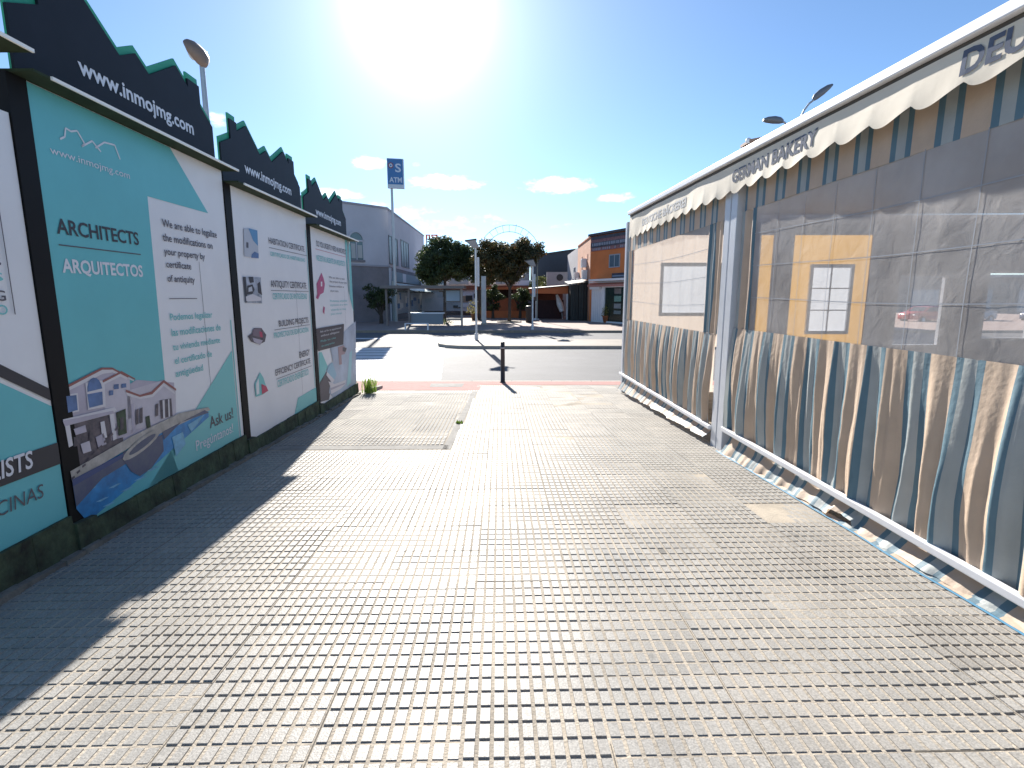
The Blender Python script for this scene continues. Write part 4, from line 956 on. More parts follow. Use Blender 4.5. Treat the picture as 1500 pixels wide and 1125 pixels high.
mb = MB(); mb.box(-16,2.5,76,88,PZ-.1,6.6,mat('far_grey', (.33,.33,.36), .8, var=.1)); mb.build('wall', t); mb = MB(); mb.box(-16.1,2.6,75.9,88.1,6.6,6.85,mat('far_grey_roof', (.28,.20,.16), .8)); mb.build('roof', t)
F0 = lambda s, z, o=0: Vector((s, 76-o, z))
for k in range(5): win_on(t, F0, -14.5+k*3.3, -13.1+k*3.3, 3.6, 5.2, WHITE, GLASS, 1)

# orange building on the right
ORG = mat('orange_render', (.66,.20,.06), .85, var=.14, scale=.5, bump=.15, bscale=14); ORG_LIT = mat('sunlit_orange_render', (.66,.32,.19), .85, var=.1, scale=.6)  # second tone is the same orange with sunlight painted into it
Co, Ro, Bo = (6.57,45.), (12.4,33.8), (6.62,54.)
t = thing('orange_building', 'orange rendered two storey building with shuttered window and dark sign bands', 'building', (Co[0],Co[1],PZ))
mb = MB(); mb.prism([Bo, Co, Ro, (24,40), (24,54)], PZ-.1, 6.55, ORG, mat('roof_tile_dark', (.16,.09,.07), .8)); mb.build('wall', t)
FO = fr2(Co, Ro); FS = fr2(Co, Bo)
mb = MB(); facebox(mb, FS, .01, 9, PZ, 6.5, 0, .03, ORG_LIT); mb.build('sunlit_side', t)  # sunlit side face, painted paler than the front
mb = MB(); DKT = mat('dark_eave', (.06,.05,.055), .6); facebox(mb, FO, -.1, 12.6, 6.5, 6.68, -.3, .25, DKT); facebox(mb, FS, 0, 9, 6.5, 6.62, -.3, .1, ORG_LIT); mb.build('eave', t)
so_ = lambda x: on_wall(x, 400, Co, Ro)[0]
zo_ = lambda x, y: on_wall(x, y, Co, Ro)[1]
mb = MB(); SB = mat('sign_slate', (.055,.05,.065), .5, var=.5, scale=3); SP = mat('sign_mauve', (.25,.12,.12), .6, var=.4, scale=6)
za, zb4, zc4, zd4, ze4 = zo_(868,347), zo_(868,351.5), zo_(868,356), zo_(868,363), zo_(868,368)
sR = so_(920)+3
facebox(mb, FO, .12, sR, zb4, za, 0, .10, SB); facebox(mb, FO, .12, sR, zc4, zb4, 0, .07, SP); facebox(mb, FO, .12, sR, zd4, zc4, 0, .12, SB); facebox(mb, FO, .12, sR, ze4, zd4, 0, .07, SP)
mb.build('sign_band', t)
mb = MB(); PB = mat('sign_pale_marks', (.30,.32,.38), .5); k = .35
while k < sR-.3:
    mb.mark(); w_ = rg.uniform(.10,.22); facebox(mb, FO, k, k+w_, zd4+.12, zd4+.34, .12, .128, PB)
    if rg.random() < .6: facebox(mb, FO, k, k+w_*.8, ze4+.06, ze4+.24, .07, .078, PB)
    k += w_+rg.uniform(.05,.12)
mb.build('sign_marks', t)
win_on(t, FO, so_(893), so_(907), zo_(893,390.5), zo_(893,374), mat('window_frame_grey', (.34,.38,.42), .5), mat('shutter_blue_grey', (.08,.13,.17), .5), 1)
mb = MB(); facebox(mb, FO, so_(898), so_(898)+4, zo_(898,408.5), zo_(898,400), 0, .12, SB); facebox(mb, FO, so_(899), so_(899)+3, zo_(898,405), zo_(898,403), .12, .13, PB); mb.build('shop_sign', t)
mb = MB(); facebox(mb, FO, so_(874), so_(874)+6, zo_(874,412), zo_(874,409), 0, .8, WHITE); facebox(mb, FO, .2, 9, zo_(868,414.5), zo_(868,412.5), 0, .3, ALU); facebox(mb, FO, .2, 9, zo_(868,420), zo_(868,414.5), 0, .2, mat('dusty_pink', (.42,.17,.13), .7)); mb.build('canopy_ledge', t)
# balcony/AC side
for (px, py, w_, h_) in [(859,385,.9,.75),(860,402,.9,.8),(848,404,1.0,.7),(852,410,1.2,.4)]:
    s_, z_ = on_wall(px, py, Co, Bo); mb = MB(); facebox(mb, FS, s_-w_/2, s_+w_/2, z_-h_/2, z_+h_/2, .05, .45, WHITE)
    q = FS(s_, z_, .46); facebox(mb, FS, s_-w_*.35, s_+w_*.2, z_-h_*.38, z_+h_*.38, .45, .46, mat('fan_grille', (.25,.25,.27), .6)); mb.build('air_conditioner', t)
for (px, y0, y1) in [(853,376,398),(861,372,380)]:
    s_, z0_ = on_wall(px, y1, Co, Bo); z1_ = on_wall(px, y0, Co, Bo)[1]; mb = MB(); facebox(mb, FS, s_-.35, s_+.35, z0_, z1_, .03, .05, mat('rust_shutter', (.30,.08,.03), .7)); mb.build('shutter', t)
# white framed shop front and side door
SF = thing('glass_kiosk', 'white framed shop front with dark glass and four posters below the orange building', 'kiosk', (7.6,43.4,PZ))
Ko, Kr = (6.05,45.2), (11.5,34.7)
FK = fr2(Ko, Kr)
def kz(y): return on_wall(890, y, Ko, Kr)[1]
sx = lambda px: on_wall(px, 440, Ko, Kr)[0]
mb = MB(); facebox(mb, FK, sx(881.5), sx(885.5), PZ, kz(416), -.1, .05, WHITE); facebox(mb, FK, sx(885.5), (sx(918)+3), kz(420.5), kz(416), -.1, .05, WHITE); facebox(mb, FK, sx(885.5), (sx(918)+3), PZ, PZ+.12, -.1, .04, WHITE); mb.build('frame', SF)
mb = MB(); facebox(mb, FK, sx(885.5), (sx(918)+3), PZ+.12, kz(420.5), -.2, -.05, mat('dark_shop_glass', (.012,.03,.025), .15, spec=.6)); mb.build('glass', SF)
for k, (y0, y1, c_) in enumerate([(422,430,(.18,.16,.15)),(433,441,(.16,.30,.25)),(444,451,(.26,.28,.28)),(454,459,(.20,.24,.24))]):
    mb = MB(); facebox(mb, FK, sx(899), sx(909), kz(y1), kz(y0), -.045, -.035, mat('poster_%s' % 'abcd'[k], c_, .6, var=.3, scale=6)); mb.build('poster', SF)
mb = MB(); facebox(mb, FK, sx(866), sx(881), PZ, kz(422), -.15, -.02, WHITE)
for k in range(5):
    s_ = sx(867+k*2.8); facebox(mb, FK, s_, s_+.04, PZ+.15, kz(424), -.02, .0, ALU)
mb.build('side_panel', SF)
mb = MB(); facebox(mb, FK, sx(864), (sx(918)+3), kz(419), kz(416.2), -.2, .3, mat('pink_roof_edge', (.45,.20,.17), .7)); facebox(mb, FK, sx(866), sx(880), kz(423), kz(419.2), -.1, .2, WHITE); mb.build('roof_edge', SF)
# grey building behind
GRB = mat('grey_render', (.38,.36,.37), .85, var=.1, scale=.5)
t = thing('grey_building', 'grey rendered block adjoining the orange building, receding behind it', 'building', (6.6,58,PZ))
mb = MB(); mb.prism([(6.6,64.),(6.6,54.05),(20,54.05),(20,64)], PZ-.1, 6.45, GRB); mb.build('wall', t)
FG = fr2((6.6,54.05),(6.6,64.))
win_on(t, FG, 2.0, 3.1, 3.0, 4.6, WHITE, GLASS, 0); mb = MB()
for s_, z_ in [(1.0,2.6),(5.0,2.3),(6.5,2.6)]: facebox(mb, FG, s_, s_+.9, z_, z_+.8, .02, .4, WHITE)
mb.build('air_conditioner', t)
SLT = mat('slate_wall', (.045,.055,.07), .8, var=.15, scale=.5)
t = thing('slate_building', 'dark slate coloured block with sloping top edge behind the grey building', 'building', (5,68,PZ))
z1_ = at(832,366,66).z; z0_ = at(797,372,66).z
mb = MB(); mb.hexa([(2.6,66,PZ),(8.2,66,PZ),(8.2,76,PZ),(2.6,76,PZ)], [(2.6,66,z0_-.25),(8.2,66,z1_+.1),(8.2,76,z1_+.1),(2.6,76,z0_-.25)], SLT); mb.build('wall', t)
mb = MB(); mb.hexa([(2.5,65.8,z0_-.25),(8.3,65.8,z1_+.1),(8.3,76,z1_+.1),(2.5,76,z0_-.25)],[(2.5,65.8,z0_-.1),(8.3,65.8,z1_+.25),(8.3,76,z1_+.25),(2.5,76,z0_-.1)], DKMETAL); mb.build('parapet', t)
t = thing('service_wall', 'low white rooftop wall with a dark fan opening beyond the orange carport', 'wall', (5,56,PZ))
a_ = at(801,415,56); b_ = at(833,398,56)
mb = MB(); mb.box(a_.x, b_.x-.1, 56, 56.4, PZ-.05, b_.z, mat('wall_offwhite', (.42,.42,.43), .8, var=.1)); mb.build('wall', t)
mb = MB(); c_ = at(820,406,56); mb.tube((c_.x,55.95,c_.z), (c_.x,56.05,c_.z), .35, .35, DKMETAL, 16); mb.build('fan', t)
# carport and tarpaulin shed
t = thing('carport', 'open carport with orange beam and white post in front of the slate building', 'carport', (3.4,48,PZ))
x0, x1 = at(776,440,48).x, at(832,440,48).x; zc4 = at(800,430,48).z; zd4 = at(800,421,48).z
mb = MB(); ORB = mat('orange_beam', (.55,.15,.05), .7); mb.hexa([(x0,48,zc4+.05),(x1,48,zc4),(x1,48.25,zc4),(x0,48.25,zc4+.05)],[(x0,48,zd4-.15),(x1,48,zd4+.15),(x1,48.25,zd4+.15),(x0,48.25,zd4-.15)], ORB); mb.build('beam', t)
mb = MB(); mb.hexa([(x0,47.8,zd4-.14),(x1+.2,47.8,zd4+.16),(x1+.2,54,zd4+.3),(x0,54,zd4)],[(x0,47.8,zd4-.06),(x1+.2,47.8,zd4+.24),(x1+.2,54,zd4+.38),(x0,54,zd4+.08)], DKMETAL); mb.build('roof', t)
mb = MB(); mb.box(x1-.14,x1,48,48.14,PZ,zc4,WHITE); mb.build('post', t)
mb = MB(); mb.box(x0-1.5,x1,53,53.2,PZ-.1,zd4,mat('back_wall_rose', (.22,.09,.07), .8, var=.2)); mb.build('back_wall', t)
mb = MB(); mb.box(x0+.3,x1-.2,50,50.2,PZ,at(800,439,50).z,mat('maroon_fence', (.035,.012,.014), .8, var=.3)); mb.build('low_wall', t)
t = thing('folded_parasol', 'white folded parasol leaning inside the carport', 'parasol', (at(822,459,49.2).x,49.2,PZ))
c_ = at(824,458,49.2); d_ = at(816,431,49.2); d_.y += .3
mb = MB(); mb.tube(d_, d_.lerp(c_,.5), .10, .30, WHITE, 8); mb.tube(d_.lerp(c_,.5), d_.lerp(c_,.92), .30, .22, WHITE, 8); mb.build('canopy', t); mb = MB(); mb.tube(d_.lerp(c_,.9), (c_.x,c_.y,PZ), .03,.03, ALU); mb.build('pole', t)
t = thing('tarpaulin_shed', 'black tarpaulin shed with sloping roof left of the white shop front', 'shed', (5.9,46,PZ))
x0, x1 = at(835.5,440,46).x, at(864,440,46).x; za, zb4 = at(836,417,46).z, at(862,413,46).z
TARP = mat('black_tarpaulin', (.012,.015,.015), .6, var=.4, scale=1.5, bump=.5, bscale=4)
mb = MB(); vs_ = []; nn = 24
for k in range(nn+1):
    x_ = x0+(x1-x0)*k/nn; y_ = 46+.05*sin(k*1.9)+.03*sin(k*.7); vs_ += [(x_,y_,PZ),(x_,y_,za+(zb4-za)*k/nn)]
mb.raw(vs_, [(2*k,2*k+2,2*k+3,2*k+1) for k in range(nn)], TARP, True); mb.box(x0,x0+.05,46.1,49,PZ,za,TARP); mb.box(x1-.05,x1,46.1,49,PZ,za,TARP); mb.build('curtain', t)
mb = MB(); mb.hexa([(x0-.2,45.7,za),(x1,45.7,zb4),(x1,49.5,zb4+.3),(x0-.2,49.5,za+.3)],[(x0-.2,45.7,za+.09),(x1,45.7,zb4+.09),(x1,49.5,zb4+.39),(x0-.2,49.5,za+.39)], TARP); mb.build('roof', t)
# orange low wall and menu kiosk behind the trees
t = thing('terracotta_bar', 'low terracotta bar with orange counter behind the right tree', 'bar', (0,52,PZ))
mb = MB(); x0, x1 = at(696,440,52).x, at(774,440,52).x; mb.box(x0,x1,52,52.3,PZ-.1,at(730,455,52).z,ORB); mb.build('counter', t)
mb = MB(); xa, xb = at(722,440,52.4).x, at(757,440,52.4).x; mb.box(xa,xb,52.4,54,PZ-.1,at(730,436,52).z,mat('terracotta', (.42,.12,.05), .8)); mb.build('booth', t)
mb = MB(); mb.box(x0,x1+.3,55,55.3,PZ-.1,at(730,424,55).z,mat('dark_back', (.06,.035,.03), .8)); mb.box(x0-.1,x1+.4,52.6,55.3,at(730,424,55).z,at(730,421,55).z,ORB); mb.build('back_wall', t)
mb = MB(); xc = at(770,440,51.5).x; mb.box(xc,xc+1.1,52.35,52.5,PZ,at(770,428,52).z,mat('grey_lilac_panel', (.38,.34,.38), .7)); mb.build('side_panel', t)

# trees
def tree(name, base, spread, top, bot, leaf, label, seed, nclump=60, nleaf=150, lean=0, asym=1.0):
    rg = random.Random(seed); bx, by, bz = base
    t = thing(name, label, 'tree', base)
    BARK = mat('bark', (.065,.05,.04), .9, var=.3, scale=12, bump=.6)
    mb = MB(); fork = bot+.2
    mb.tube((bx,by,bz-.05), (bx+lean*.3,by,bz+.5), .17, .13, BARK, 10); mb.tube((bx+lean*.3,by,bz+.5), (bx+lean,by,fork), .13, .115, BARK, 10)
    cz = (top+bot)/2; rz = (top-bot)/2; tips = []
    lobes = [(Vector((rg.uniform(-.6,.6), rg.uniform(-.5,.5), rg.uniform(-.55,.55))), rg.uniform(.38,.58)) for _ in range(9)]+[(Vector((0,0,-.1)), .6)]
    for k in range(nclump):
        for _ in range(50):
            p = Vector((rg.uniform(-1,1), rg.uniform(-1,1), rg.uniform(-1,1)))
            if .2 < p.length < 1.15 and any((p-q_).length < r__ for q_, r__ in lobes): break
        fx = spread*(1+.16*sin(3.1*p.z+seed))*(1-.25*max(0,-p.z))
        tips.append(Vector((bx+lean+p.x*fx, by+p.y*spread*.9, cz+p.z*rz)))
    for k in range(9):
        q = rg.choice(tips); m_ = Vector((bx+lean,by,fork)).lerp(q,.5)+Vector((rg.uniform(-.2,.2),rg.uniform(-.2,.2),.15))
        mb.tube((bx+lean,by,fork-.1), m_, .075,.045, BARK, 7); mb.tube(m_, q, .045,.012, BARK, 6)
    mb.build('trunk', t)
    vs, fs = [], []
    for c_ in tips:
        cr = rg.uniform(.30,.62)*(spread/2.6)**.5
        for k in range(int(nleaf*(cr/.45)**1.5)):
            d = Vector((rg.gauss(0,1), rg.gauss(0,1), rg.gauss(0,1))).normalized(); r_ = cr*(rg.random()**.45)
            p = c_+Vector((d.x*r_*1.15, d.y*r_*1.15, d.z*r_*.85)); s_ = rg.uniform(.06,.13)
            n_ = (d+Vector((rg.gauss(0,.6), rg.gauss(0,.6), rg.gauss(0,.6)+.4))).normalized(); a_ = n_.orthogonal().normalized(); b_ = n_.cross(a_)
            th = rg.uniform(0, pi); a2 = a_*cos(th)+b_*sin(th); b2 = -a_*sin(th)+b_*cos(th)
            i = len(vs); vs += [p-a2*s_, p-b2*s_*.5, p+a2*s_, p+b2*s_*.5]; fs.append((i,i+1,i+2,i+3))
    mb = MB(); mb.raw(vs, fs, leaf); mb.build('crown', t)
    return t
LF1 = leafmat('dark_leaves', (.03,.045,.018), (.07,.10,.032), (.14,.15,.05)); LF2 = leafmat('rusty_leaves', (.035,.04,.014), (.10,.085,.03), (.30,.12,.04))
b1 = at(651,470,44); p1 = (b1.x, 44., PZ); 
tree('street_tree', p1, 2.95, at(655,346,44).z, at(655,414,44).z, LF1, 'dense dark green round tree in the square, left of the lamp', 11, 150, 190, .12)
p2 = (at(746,472,43).x, 43., PZ)
tree('street_tree', p2, 3.05, at(750,340,43).z, at(750,424,43).z, LF2, 'rust tinged round tree in a paved ring, right of the lamp', 23, 150, 170, .05)
tree('street_tree', (at(702,460,47).x,47.,PZ), 1.9, at(702,358,47).z, at(702,422,47).z, LF1, 'dark tree behind and between the two round trees', 31, 70, 150)
tree('street_tree', (at(578,470,47).x+.3,41.,PZ), 1.05, at(578,411,41).z, at(578,464,41).z, LF1, 'small dark bushy tree beside the left end of the bus shelter', 37, 34, 120)
tree('street_tree', (at(790,470,58).x,58.,PZ), 1.3, at(790,400,58).z, at(790,428,58).z, leafmat('yellow_green_leaves', (.06,.08,.02), (.16,.17,.05)), 'yellowish green small tree behind the lamp at the carport', 41, 26, 110)
for (px, w_, lo, hi, sd) in [(722,.9,455,418,51),(762,1.0,456,414,52)]:
    tree('garden_shrub', (at(px,455,50.5).x,50.5,PZ), w_, at(px,hi,50.5).z, at(px,lo,50.5).z, LF1, 'dark green shrub %s of the rusty tree trunk, in front of the terracotta bar' % ('left' if px < 740 else 'right'), sd, 34, 130)['category'] = 'shrub'
# planter ring
mb = MB(); mb.lathe([(1.0,0),(1.0,.09),(.8,.09),(.8,.02),(0,.02)], (p2[0],p2[1],PZ), mat('ring_stone', (.30,.25,.19), .85, var=.2), 24); tag(mb.build('tree_ring'), 'round beige stone ring on the square at the foot of the rusty tree', 'tree ring')
def shrub(name, c, r, h, n, m, label, cat='shrub', parent=None):
    rg = random.Random(int(c[0]*100)); vs, fs = [], []
    for k in range(n):
        d = Vector((rg.gauss(0,1), rg.gauss(0,1), abs(rg.gauss(0,1)))).normalized(); q = rg.random()**.4
        p = Vector((c[0]+d.x*r*q, c[1]+d.y*r*q, c[2]+.04+d.z*h*q)); s_ = rg.uniform(.03,.07)
        n_ = Vector((rg.gauss(0,1),rg.gauss(0,1),rg.gauss(0,1)+.6)).normalized(); a_ = n_.orthogonal().normalized(); b_ = n_.cross(a_)
        i = len(vs); vs += [p-a_*s_, p-b_*s_*.5, p+a_*s_, p+b_*s_*.5]; fs.append((i,i+1,i+2,i+3))
    mb = MB(); mb.raw(vs, fs, m); o = mb.build(name, parent)
    return tag(o, label, cat) if parent is None else o
SHG = leafmat('shrub_green', (.05,.08,.02), (.14,.18,.05))
shrub('low_shrub', (at(640,475,40).x,40.,PZ), 1.3, .45, 900, SHG, 'low green shrub at the foot of the dark tree, before the shelter bench')
def pot(c, hp, rp, hpl, rpl, mpot, label, lf):
    t = thing('potted_plant', label, 'potted plant', c)
    mb = MB(); mb.lathe([(0,0),(rp*.7,0),(rp,hp*.9),(rp*1.08,hp*.9),(rp*1.08,hp),(rp*.85,hp),(rp*.85,hp-.05),(0,hp-.05)], c, mpot, 16); mb.build('pot', t)
    shrub('foliage', (c[0],c[1],c[2]+hp-.05), rpl, hpl, 500, lf, '', '', t)
YL = leafmat('yellow_leaves', (.12,.12,.03), (.32,.28,.06))
c_ = at(888,468.5,42.5); pot((c_.x,42.5,PZ), .55, .32, .95, .42, mat('terracotta_pot', (.45,.15,.06), .8), 'yellow green plant in a terracotta pot before the white framed shop front', YL)
c_ = at(703,463,47); pot((c_.x-.5,47.,PZ), .6, .3, 1.3, .7, mat('brown_pot', (.14,.09,.05), .8), 'large pale green plant in a brown pot between the lamp and the pale column', YL)

# hoop arch over the trees
Ya_ = 46.; c0 = at(746,375,Ya_); R_ = abs(at(792,375,Ya_).x-c0.x); ztop_ = at(746,329,Ya_).z; zc_ = ztop_-R_
t = thing('hoop_arch', 'thin metal double hoop arch showing above the rusty tree', 'arch', (c0.x,Ya_,PZ))
mb = MB(); HM = mat('hoop_grey', (.25,.30,.28), .5)
for rr in (R_, R_-.55): mb.path([Vector((c0.x+rr*cos(pi*k/28), Ya_, zc_+rr*sin(pi*k/28))) for k in range(29)], .022, HM, 6)
for k in range(1, 14):
    a_ = pi*k/14; mb.tube((c0.x+(R_+(.12 if k%3==0 else 0))*cos(a_), Ya_, zc_+(R_+(.12 if k%3==0 else 0))*sin(a_)), (c0.x+(R_-.55)*cos(a_), Ya_, zc_+(R_-.55)*sin(a_)), .015, .015, HM, 5)
mb.build('hoop', t)
for sgn in (-1, 1):
    mb = MB(); mb.tube((c0.x+sgn*(R_-.27), Ya_, PZ), (c0.x+sgn*(R_-.27), Ya_, zc_+.1), .045, .045, HM, 8); mb.build('leg', t)

# pale column, lamps, bin, bollard
t = thing('pale_column', 'thick pale column standing right of the taller white lamp post', 'column', (at(709,478,39.5).x,39.5,PZ))
x_ = at(709,478,39.5).x; mb = MB(); mb.box(x_-.17,x_+.17,39.4,39.7,PZ,at(709,404,39.5).z,mat('pale_column_paint', (.50,.48,.46), .7, var=.1)); mb.build('shaft', t, bevel=.03); mb = MB(); mb.box(x_-.22,x_+.22,39.35,39.75,PZ,PZ+.1,CONC); mb.build('foot', t)
def lamp(px, pbase, ptop, Yq, z0, label, hs, banner):
    b_ = at(px, pbase, Yq); tp = at(px, ptop, Yq)
    t = thing('square_lamp', label, 'street lamp', (b_.x, Yq, z0), 'pale lamps along the square')
    mb = MB(); mb.tube((b_.x,Yq,z0-.02), (b_.x,Yq,tp.z), .055, .045, PALEPOLE, 12); mb.tube((b_.x,Yq,z0), (b_.x,Yq,z0+.3), .09, .09, PALEPOLE, 12); mb.build('pole', t)
    mb = MB(); k = hs
    LM = mat('lamp_grey_box', (.30,.28,.28), .5); c0_ = Vector((b_.x, Yq, tp.z))
    A_ = [c0_+Vector(v)*k for v in [(-.15,-.2,-.02),(.22,-.2,-.02),(.22,.2,-.02),(-.15,.2,-.02)]]; B_ = [c0_+Vector(v)*k for v in [(-.55,-.28,.34),(.02,-.28,.42),(.02,.28,.42),(-.55,.28,.34)]]
    mb.hexa(A_, B_, LM); mb.build('lamp_head', t, bevel=.02)
    mb = MB(); mb.hexa([c0_+Vector(v)*k for v in [(-.60,-.32,.34),(.06,-.32,.43),(.06,.32,.43),(-.60,.32,.34)]], [c0_+Vector(v)*k for v in [(-.60,-.32,.39),(.06,-.32,.48),(.06,.32,.48),(-.60,.32,.39)]], DKMETAL); mb.box(c0_.x,c0_.x+.42*k,Yq-.05,Yq+.05,c0_.z+.12*k,c0_.z+.17*k,DKMETAL); mb.build('cover', t)
    mb = MB(); zb5 = tp.z-banner[0]; mb.box(b_.x+.06,b_.x+.17,Yq-.04,Yq+.04,zb5-banner[1],zb5,mat('banner_arm_pale', (.52,.52,.54), .6)); mb.build('control_box', t)
lamp(698, 497, 362, 25.5, -.455, 'taller pale lamp post with box head on the median, left of the rusty tree', .8, (.45,1.35))
lamp(780, 484.5, 389, 33.4, PZ, 'shorter pale lamp post with box head on the square, beside the black bin', .85, (.5,1.4))
Yb_ = 42.5; c_ = at(775,471.5,Yb_)
t = thing('litter_bin', 'black cylindrical litter bin on the square beside the shorter lamp', 'bin', (c_.x,Yb_,PZ))
mb = MB(); mb.lathe([(.0,0),(.24,0),(.26,.05),(.26,1.15),(.28,1.17),(.28,1.22),(.0,1.22)], (c_.x,Yb_,PZ), mat('bin_black', (.015,.015,.018), .5), 18); mb.build('body', t); mb = MB(); mb.lathe([(.29,1.22),(.27,1.3),(.16,1.34),(0,1.34)], (c_.x,Yb_,PZ), DKMETAL, 18); mb.build('lid', t)
t = thing('small_post', 'small grey post with white foot by the carport, right of the bin', 'post', (at(785,458,47.5).x,47.5,PZ))
x_ = at(785,458,47.5).x; mb = MB(); mb.tube((x_,47.5,PZ),(x_,47.5,at(785,440,47.5).z),.05,.05,PALEPOLE); mb.build('shaft', t); mb = MB(); mb.lathe([(.35,0),(.3,.1),(.08,.16),(0,.16)], (x_,47.5,PZ), WHITE, 14); mb.build('foot', t)
# bollard at the kerb
Yb_ = 12.75; c_ = at(736.5,554,Yb_); zg = gz(Yb_); ztp = at(736.5,500,Yb_).z
t = thing('bollard', 'black steel bollard with pale ring at the kerb in the middle of the walkway', 'bollard', (c_.x,Yb_,zg))
BO = mat('bollard_black', (.02,.02,.025), .4, var=.3); hh = ztp-zg
mb = MB(); mb.lathe([(.075,0),(.075,.015),(.055,.03),(.05,hh-.17),(.055,hh-.165),(.055,hh-.13),(.05,hh-.125),(.052,hh-.03),(.045,hh-.008),(.02,hh),(0,hh)], (c_.x,Yb_,zg), BO, 20); mb.build('shaft', t)
mb = MB(); mb.lathe([(.0555,hh-.165),(.058,hh-.16),(.058,hh-.14),(.0555,hh-.135)], (c_.x,Yb_,zg), mat('ring_grey', (.35,.35,.37), .4), 20); mb.build('ring', t)

# bus shelter
Ys_ = 37.8; xa, xb = at(567,470,Ys_).x, at(676.5,470,Ys_).x; zr = at(620,420,Ys_).z
t = thing('bus_shelter', 'long glazed bus shelter with thin dark roof and pale bench', 'bus shelter', ((xa+xb)/2,Ys_,PZ))
SM = mat('shelter_brown_grey', (.17,.14,.13), .5)
mb = MB(); mb.box(xa-.3,xb+.25,Ys_-.6,Ys_+1.2,zr-.10,zr+.10,SM); mb.build('roof', t)
for x_ in (xa, xa+1.6, xb):
    mb = MB(); mb.box(x_-.07,x_+.07,Ys_,Ys_+.14,PZ,zr-.1,SM if x_ != xb else mat('shelter_tan', (.36,.30,.26), .6)); mb.build('post', t)
SG = bpy.data.materials.new('shelter_glass'); SG.use_nodes = True
n_ = SG.node_tree.nodes; l_ = SG.node_tree.links; tr = n_.new('ShaderNodeBsdfTransparent'); tr.inputs[0].default_value = (.8,.84,.85,1); mx = n_.new('ShaderNodeMixShader'); mx.inputs[0].default_value = .93
n_['Principled BSDF'].inputs['Base Color'].default_value = (.25,.27,.3,1); n_['Principled BSDF'].inputs['Roughness'].default_value = .1
l_.new(n_['Principled BSDF'].outputs[0], mx.inputs[1]); l_.new(tr.outputs[0], mx.inputs[2]); l_.new(mx.outputs[0], n_['Material Output'].inputs[0])
mb = MB(); mb.box(xa+.1,xb-.1,Ys_+1.05,Ys_+1.07,PZ+.3,zr-.15,SG); mb.build('glass', t)
mb = MB(); mb.box(at(652,430,Ys_).x,at(672,430,Ys_).x,Ys_+.6,Ys_+.68,at(660,440.5,Ys_).z,at(660,425,Ys_).z,mat('poster_sky', (.34,.42,.50), .5)); mb.box(at(650.5,430,Ys_).x,at(673.5,430,Ys_).x,Ys_+.69,Ys_+.74,at(660,442.5,Ys_).z,at(660,423.5,Ys_).z,SM); mb.build('poster_case', t)
mb = MB(); q0, q1 = at(597,460,Ys_).x, at(650,460,Ys_).x; mb.box(q0,q1,Ys_+.2,Ys_+.7,at(600,457.5,Ys_).z-.08,at(600,457.5,Ys_).z,WHITE); mb.box(q0+.1,q1-.1,Ys_+.25,Ys_+.6,PZ+.1,at(600,457.5,Ys_).z-.08,mat('bench_front', (.20,.23,.26), .6)); mb.build('bench', t)
mb = MB(); mb.box(at(654,460,Ys_).x,at(676,460,Ys_).x,Ys_+.3,Ys_+.4,at(660,468.5,Ys_).z,at(660,466.5,Ys_).z,SM); mb.build('rail', t)
# white guard rail near the crossing
Yg = 32.9; xa, xb = at(594,486,Yg).x, at(627,486,Yg).x
t = thing('guard_rail', 'low white guard rail beside the crossing, in front of the bus shelter', 'railing', ((xa+xb)/2,Yg,PZ))
for x_ in (xa, xb): mb = MB(); mb.tube((x_,Yg,PZ),(x_,Yg,PZ+.42),.05,.05,WHITE); mb.build('post', t)
mb = MB(); mb.tube((xa,Yg,PZ+.40),(xb,Yg,PZ+.40),.03,.03,WHITE); mb.build('bar', t)

# blue bank sign on a tall pole
Yk = 45.2; A_ = at(570,235,Yk); B_ = at(594,278,Yk); pz_ = Vector((at(577,300,Yk).x, Yk-.0, 0))
t = thing('pole_sign', 'tall blue ATM sign on a pale pole in front of the lilac corner building', 'sign', (pz_.x, Yk-.6, PZ))
mb = MB(); mb.tube((pz_.x,Yk-.6,PZ),(pz_.x,Yk-.6,B_.z),.13,.10,PALEPOLE,12); mb.build('pole', t)
Yk0 = Yk-.75; ang = .18
def SGN(u_, v_, o_=0):   # u 0..1 across, v 0..1 up, turned a little away
    x_ = A_.x+(B_.x-A_.x)*u_; return Vector((x_+o_*.0, Yk0+(u_-.5)*ang*1.4-o_, B_.z+(A_.z-B_.z)*v_))
BLU = mat('sign_blue', (.045,.17,.40), .4, var=.05); mb = MB()
mb.hexa([SGN(0,0),SGN(1,0),SGN(1,0,-.3),SGN(0,0,-.3)],[SGN(0,1),SGN(1,1),SGN(1,1,-.3),SGN(0,1,-.3)], ALU); mb.build('box', t)
mb = MB(); mb.face([SGN(.03,.13,.01),SGN(.97,.13,.01),SGN(.97,.98,.01),SGN(.03,.98,.01)], BLU); mb.build('blue_face', t)
mb = MB(); W_ = mat('sign_lettering', (.62,.66,.75), .5)
wS = B_.x-A_.x
text_into(mb, 'S', lambda x, y: SGN(.50+x, .55+y, .022), .36, .28, W_, .02); text_into(mb, 'ATM', lambda x, y: SGN(.12+x, .20+y, .022), .78, .17, W_, .03)
mb.face([SGN(.24+.17*cos(2*pi*k/16), .76+.10*sin(2*pi*k/16), .018) for k in range(16)], mat('sign_red_brown', (.25,.06,.08), .5)); mb.face([SGN(.24+.11*cos(2*pi*k/16), .76+.065*sin(2*pi*k/16), .022) for k in range(16)], W_); 
mb.face([SGN(.24+.05*cos(2*pi*k/16), .76+.03*sin(2*pi*k/16), .026) for k in range(16)], BLU); mb.build('lettering', t)

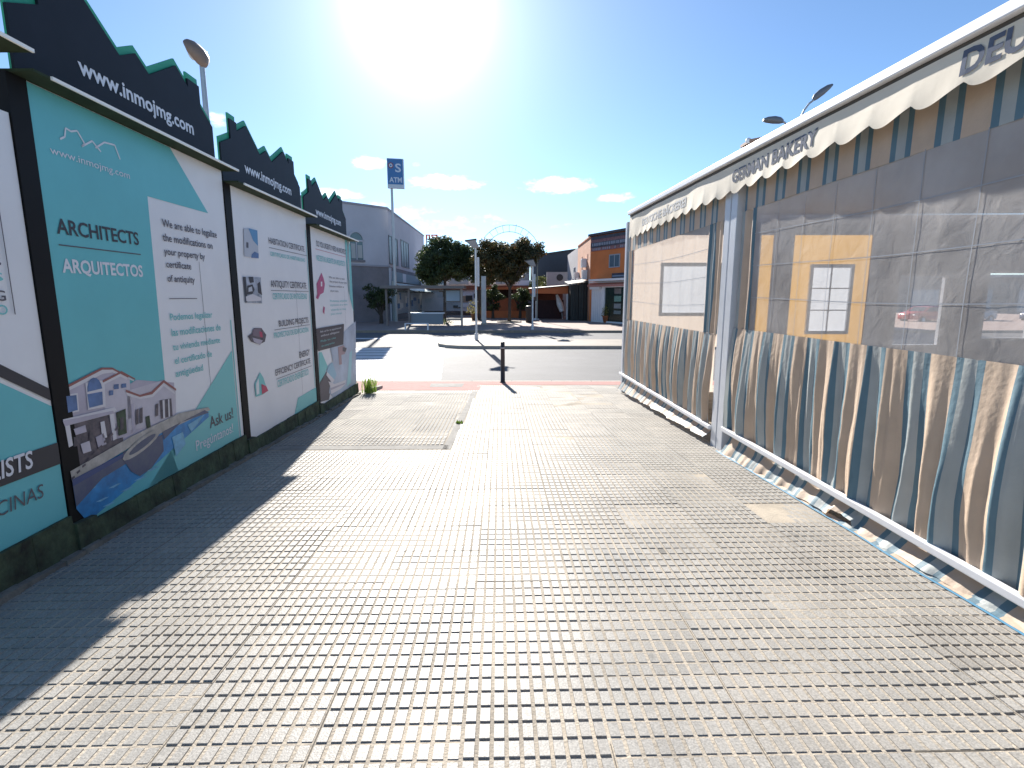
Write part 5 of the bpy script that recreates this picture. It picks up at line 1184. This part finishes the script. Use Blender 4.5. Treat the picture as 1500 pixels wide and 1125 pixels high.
# parked cars beyond the tent, seen through its windows
def car(name, c, ang, col, label):
    t = thing(name, label, 'car', c, 'cars parked beyond the tent'); R = Matrix.Rotation(ang, 3, 'Z'); C0 = Vector(c)
    PT = mat('car_paint_'+name_of(col), col, .25, spec=.7); T = lambda x, y, z: C0+R@Vector((x, y, z))
    prof = [(-2.0,.35),(-2.05,.75),(-1.75,.92),(-1.2,1.0),(-.55,1.42),(.75,1.45),(1.55,1.05),(1.98,.95),(2.05,.6),(2.0,.3)]
    mb = MB(); secs = [(-.86,.93),(-.80,1.0),(.80,1.0),(.86,.93)]; vs_ = []
    for yy, k in secs:
        for (x, z) in prof: vs_.append(T(x*k, yy*(1 if z < 1.05 else .84), z if z < 1.05 else 1.0+(z-1.0)*k))
    n = len(prof); mb.raw(vs_, [(j*n+i, j*n+(i+1)%n, (j+1)*n+(i+1)%n, (j+1)*n+i) for j in range(3) for i in range(n)], PT, True)
    mb.face(vs_[:n][::-1], PT); mb.face(vs_[-n:], PT); mb.build('body', t)
    for yy in (-1, 1):
        mb = MB(); y0 = yy*.80; mb.face([T(-1.05,yy*.87,1.02),T(-.5,y0*.93,1.36),T(.7,y0*.93,1.38),T(1.3,yy*.87,1.06)], GLASS); mb.build('side_window', t)
        for xx in (-1.3, 1.3):
            mb = MB(); mb.tube(T(xx,yy*.70,.32), T(xx,yy*.89,.32), .32,.32, mat('tyre_rubber', (.02,.02,.02), .8), 18); wh = mb.build('wheel', t)
            mb = MB(); mb.tube(T(xx,yy*.87,.32), T(xx,yy*.90,.32), .19,.17, ALU, 14); q = mb.build('rim', None); q.parent = wh
        mb = MB(); mb.ell(T(-2.0,yy*.62,.72), .08,.16,.08, WHITE, 10, 6); mb.build('headlight', t)
    mb = MB(); mb.face([T(-1.16,-.68,1.04),T(-.6,-.60,1.40),T(-.6,.60,1.40),T(-1.16,.68,1.04)], GLASS); mb.build('windscreen', t)
def name_of(c): return 'red' if c[0] > .3 and c[1] < .1 else ('silver' if c[0] > .3 else 'blue')
car('parked_car', (35.5,45.5,-.66), .25, (.45,.03,.02), 'red car seen small through the middle window in the tent end wall')
car('parked_car', (41.0,47.5,-.66), .2, (.45,.46,.48), 'silver car parked right of the red car beyond the tent')
car('parked_car', (46.5,46.0,-.66), .25, (.05,.08,.16), 'dark blue car parked furthest right beyond the tent')
t = thing('warehouse', 'long low brown and grey warehouse far beyond the tent windows', 'building', (60,80,-.66))
mb = MB(); mb.box(32,110,80,95,-.7,4.4,mat('warehouse_wall', (.30,.24,.20), .8, var=.15, scale=.2)); mb.build('wall', t)
mb = MB(); mb.box(31.6,110.4,79.6,95.4,4.4,4.8,mat('warehouse_roof', (.30,.31,.33), .6)); mb.build('roof', t)
for k in range(8): mb = MB(); mb.box(36+k*8,40+k*8,79.93,80.02,-.66,2.6,mat('roller_door', (.42,.44,.46), .5, var=.1)); mb.build('door', t)
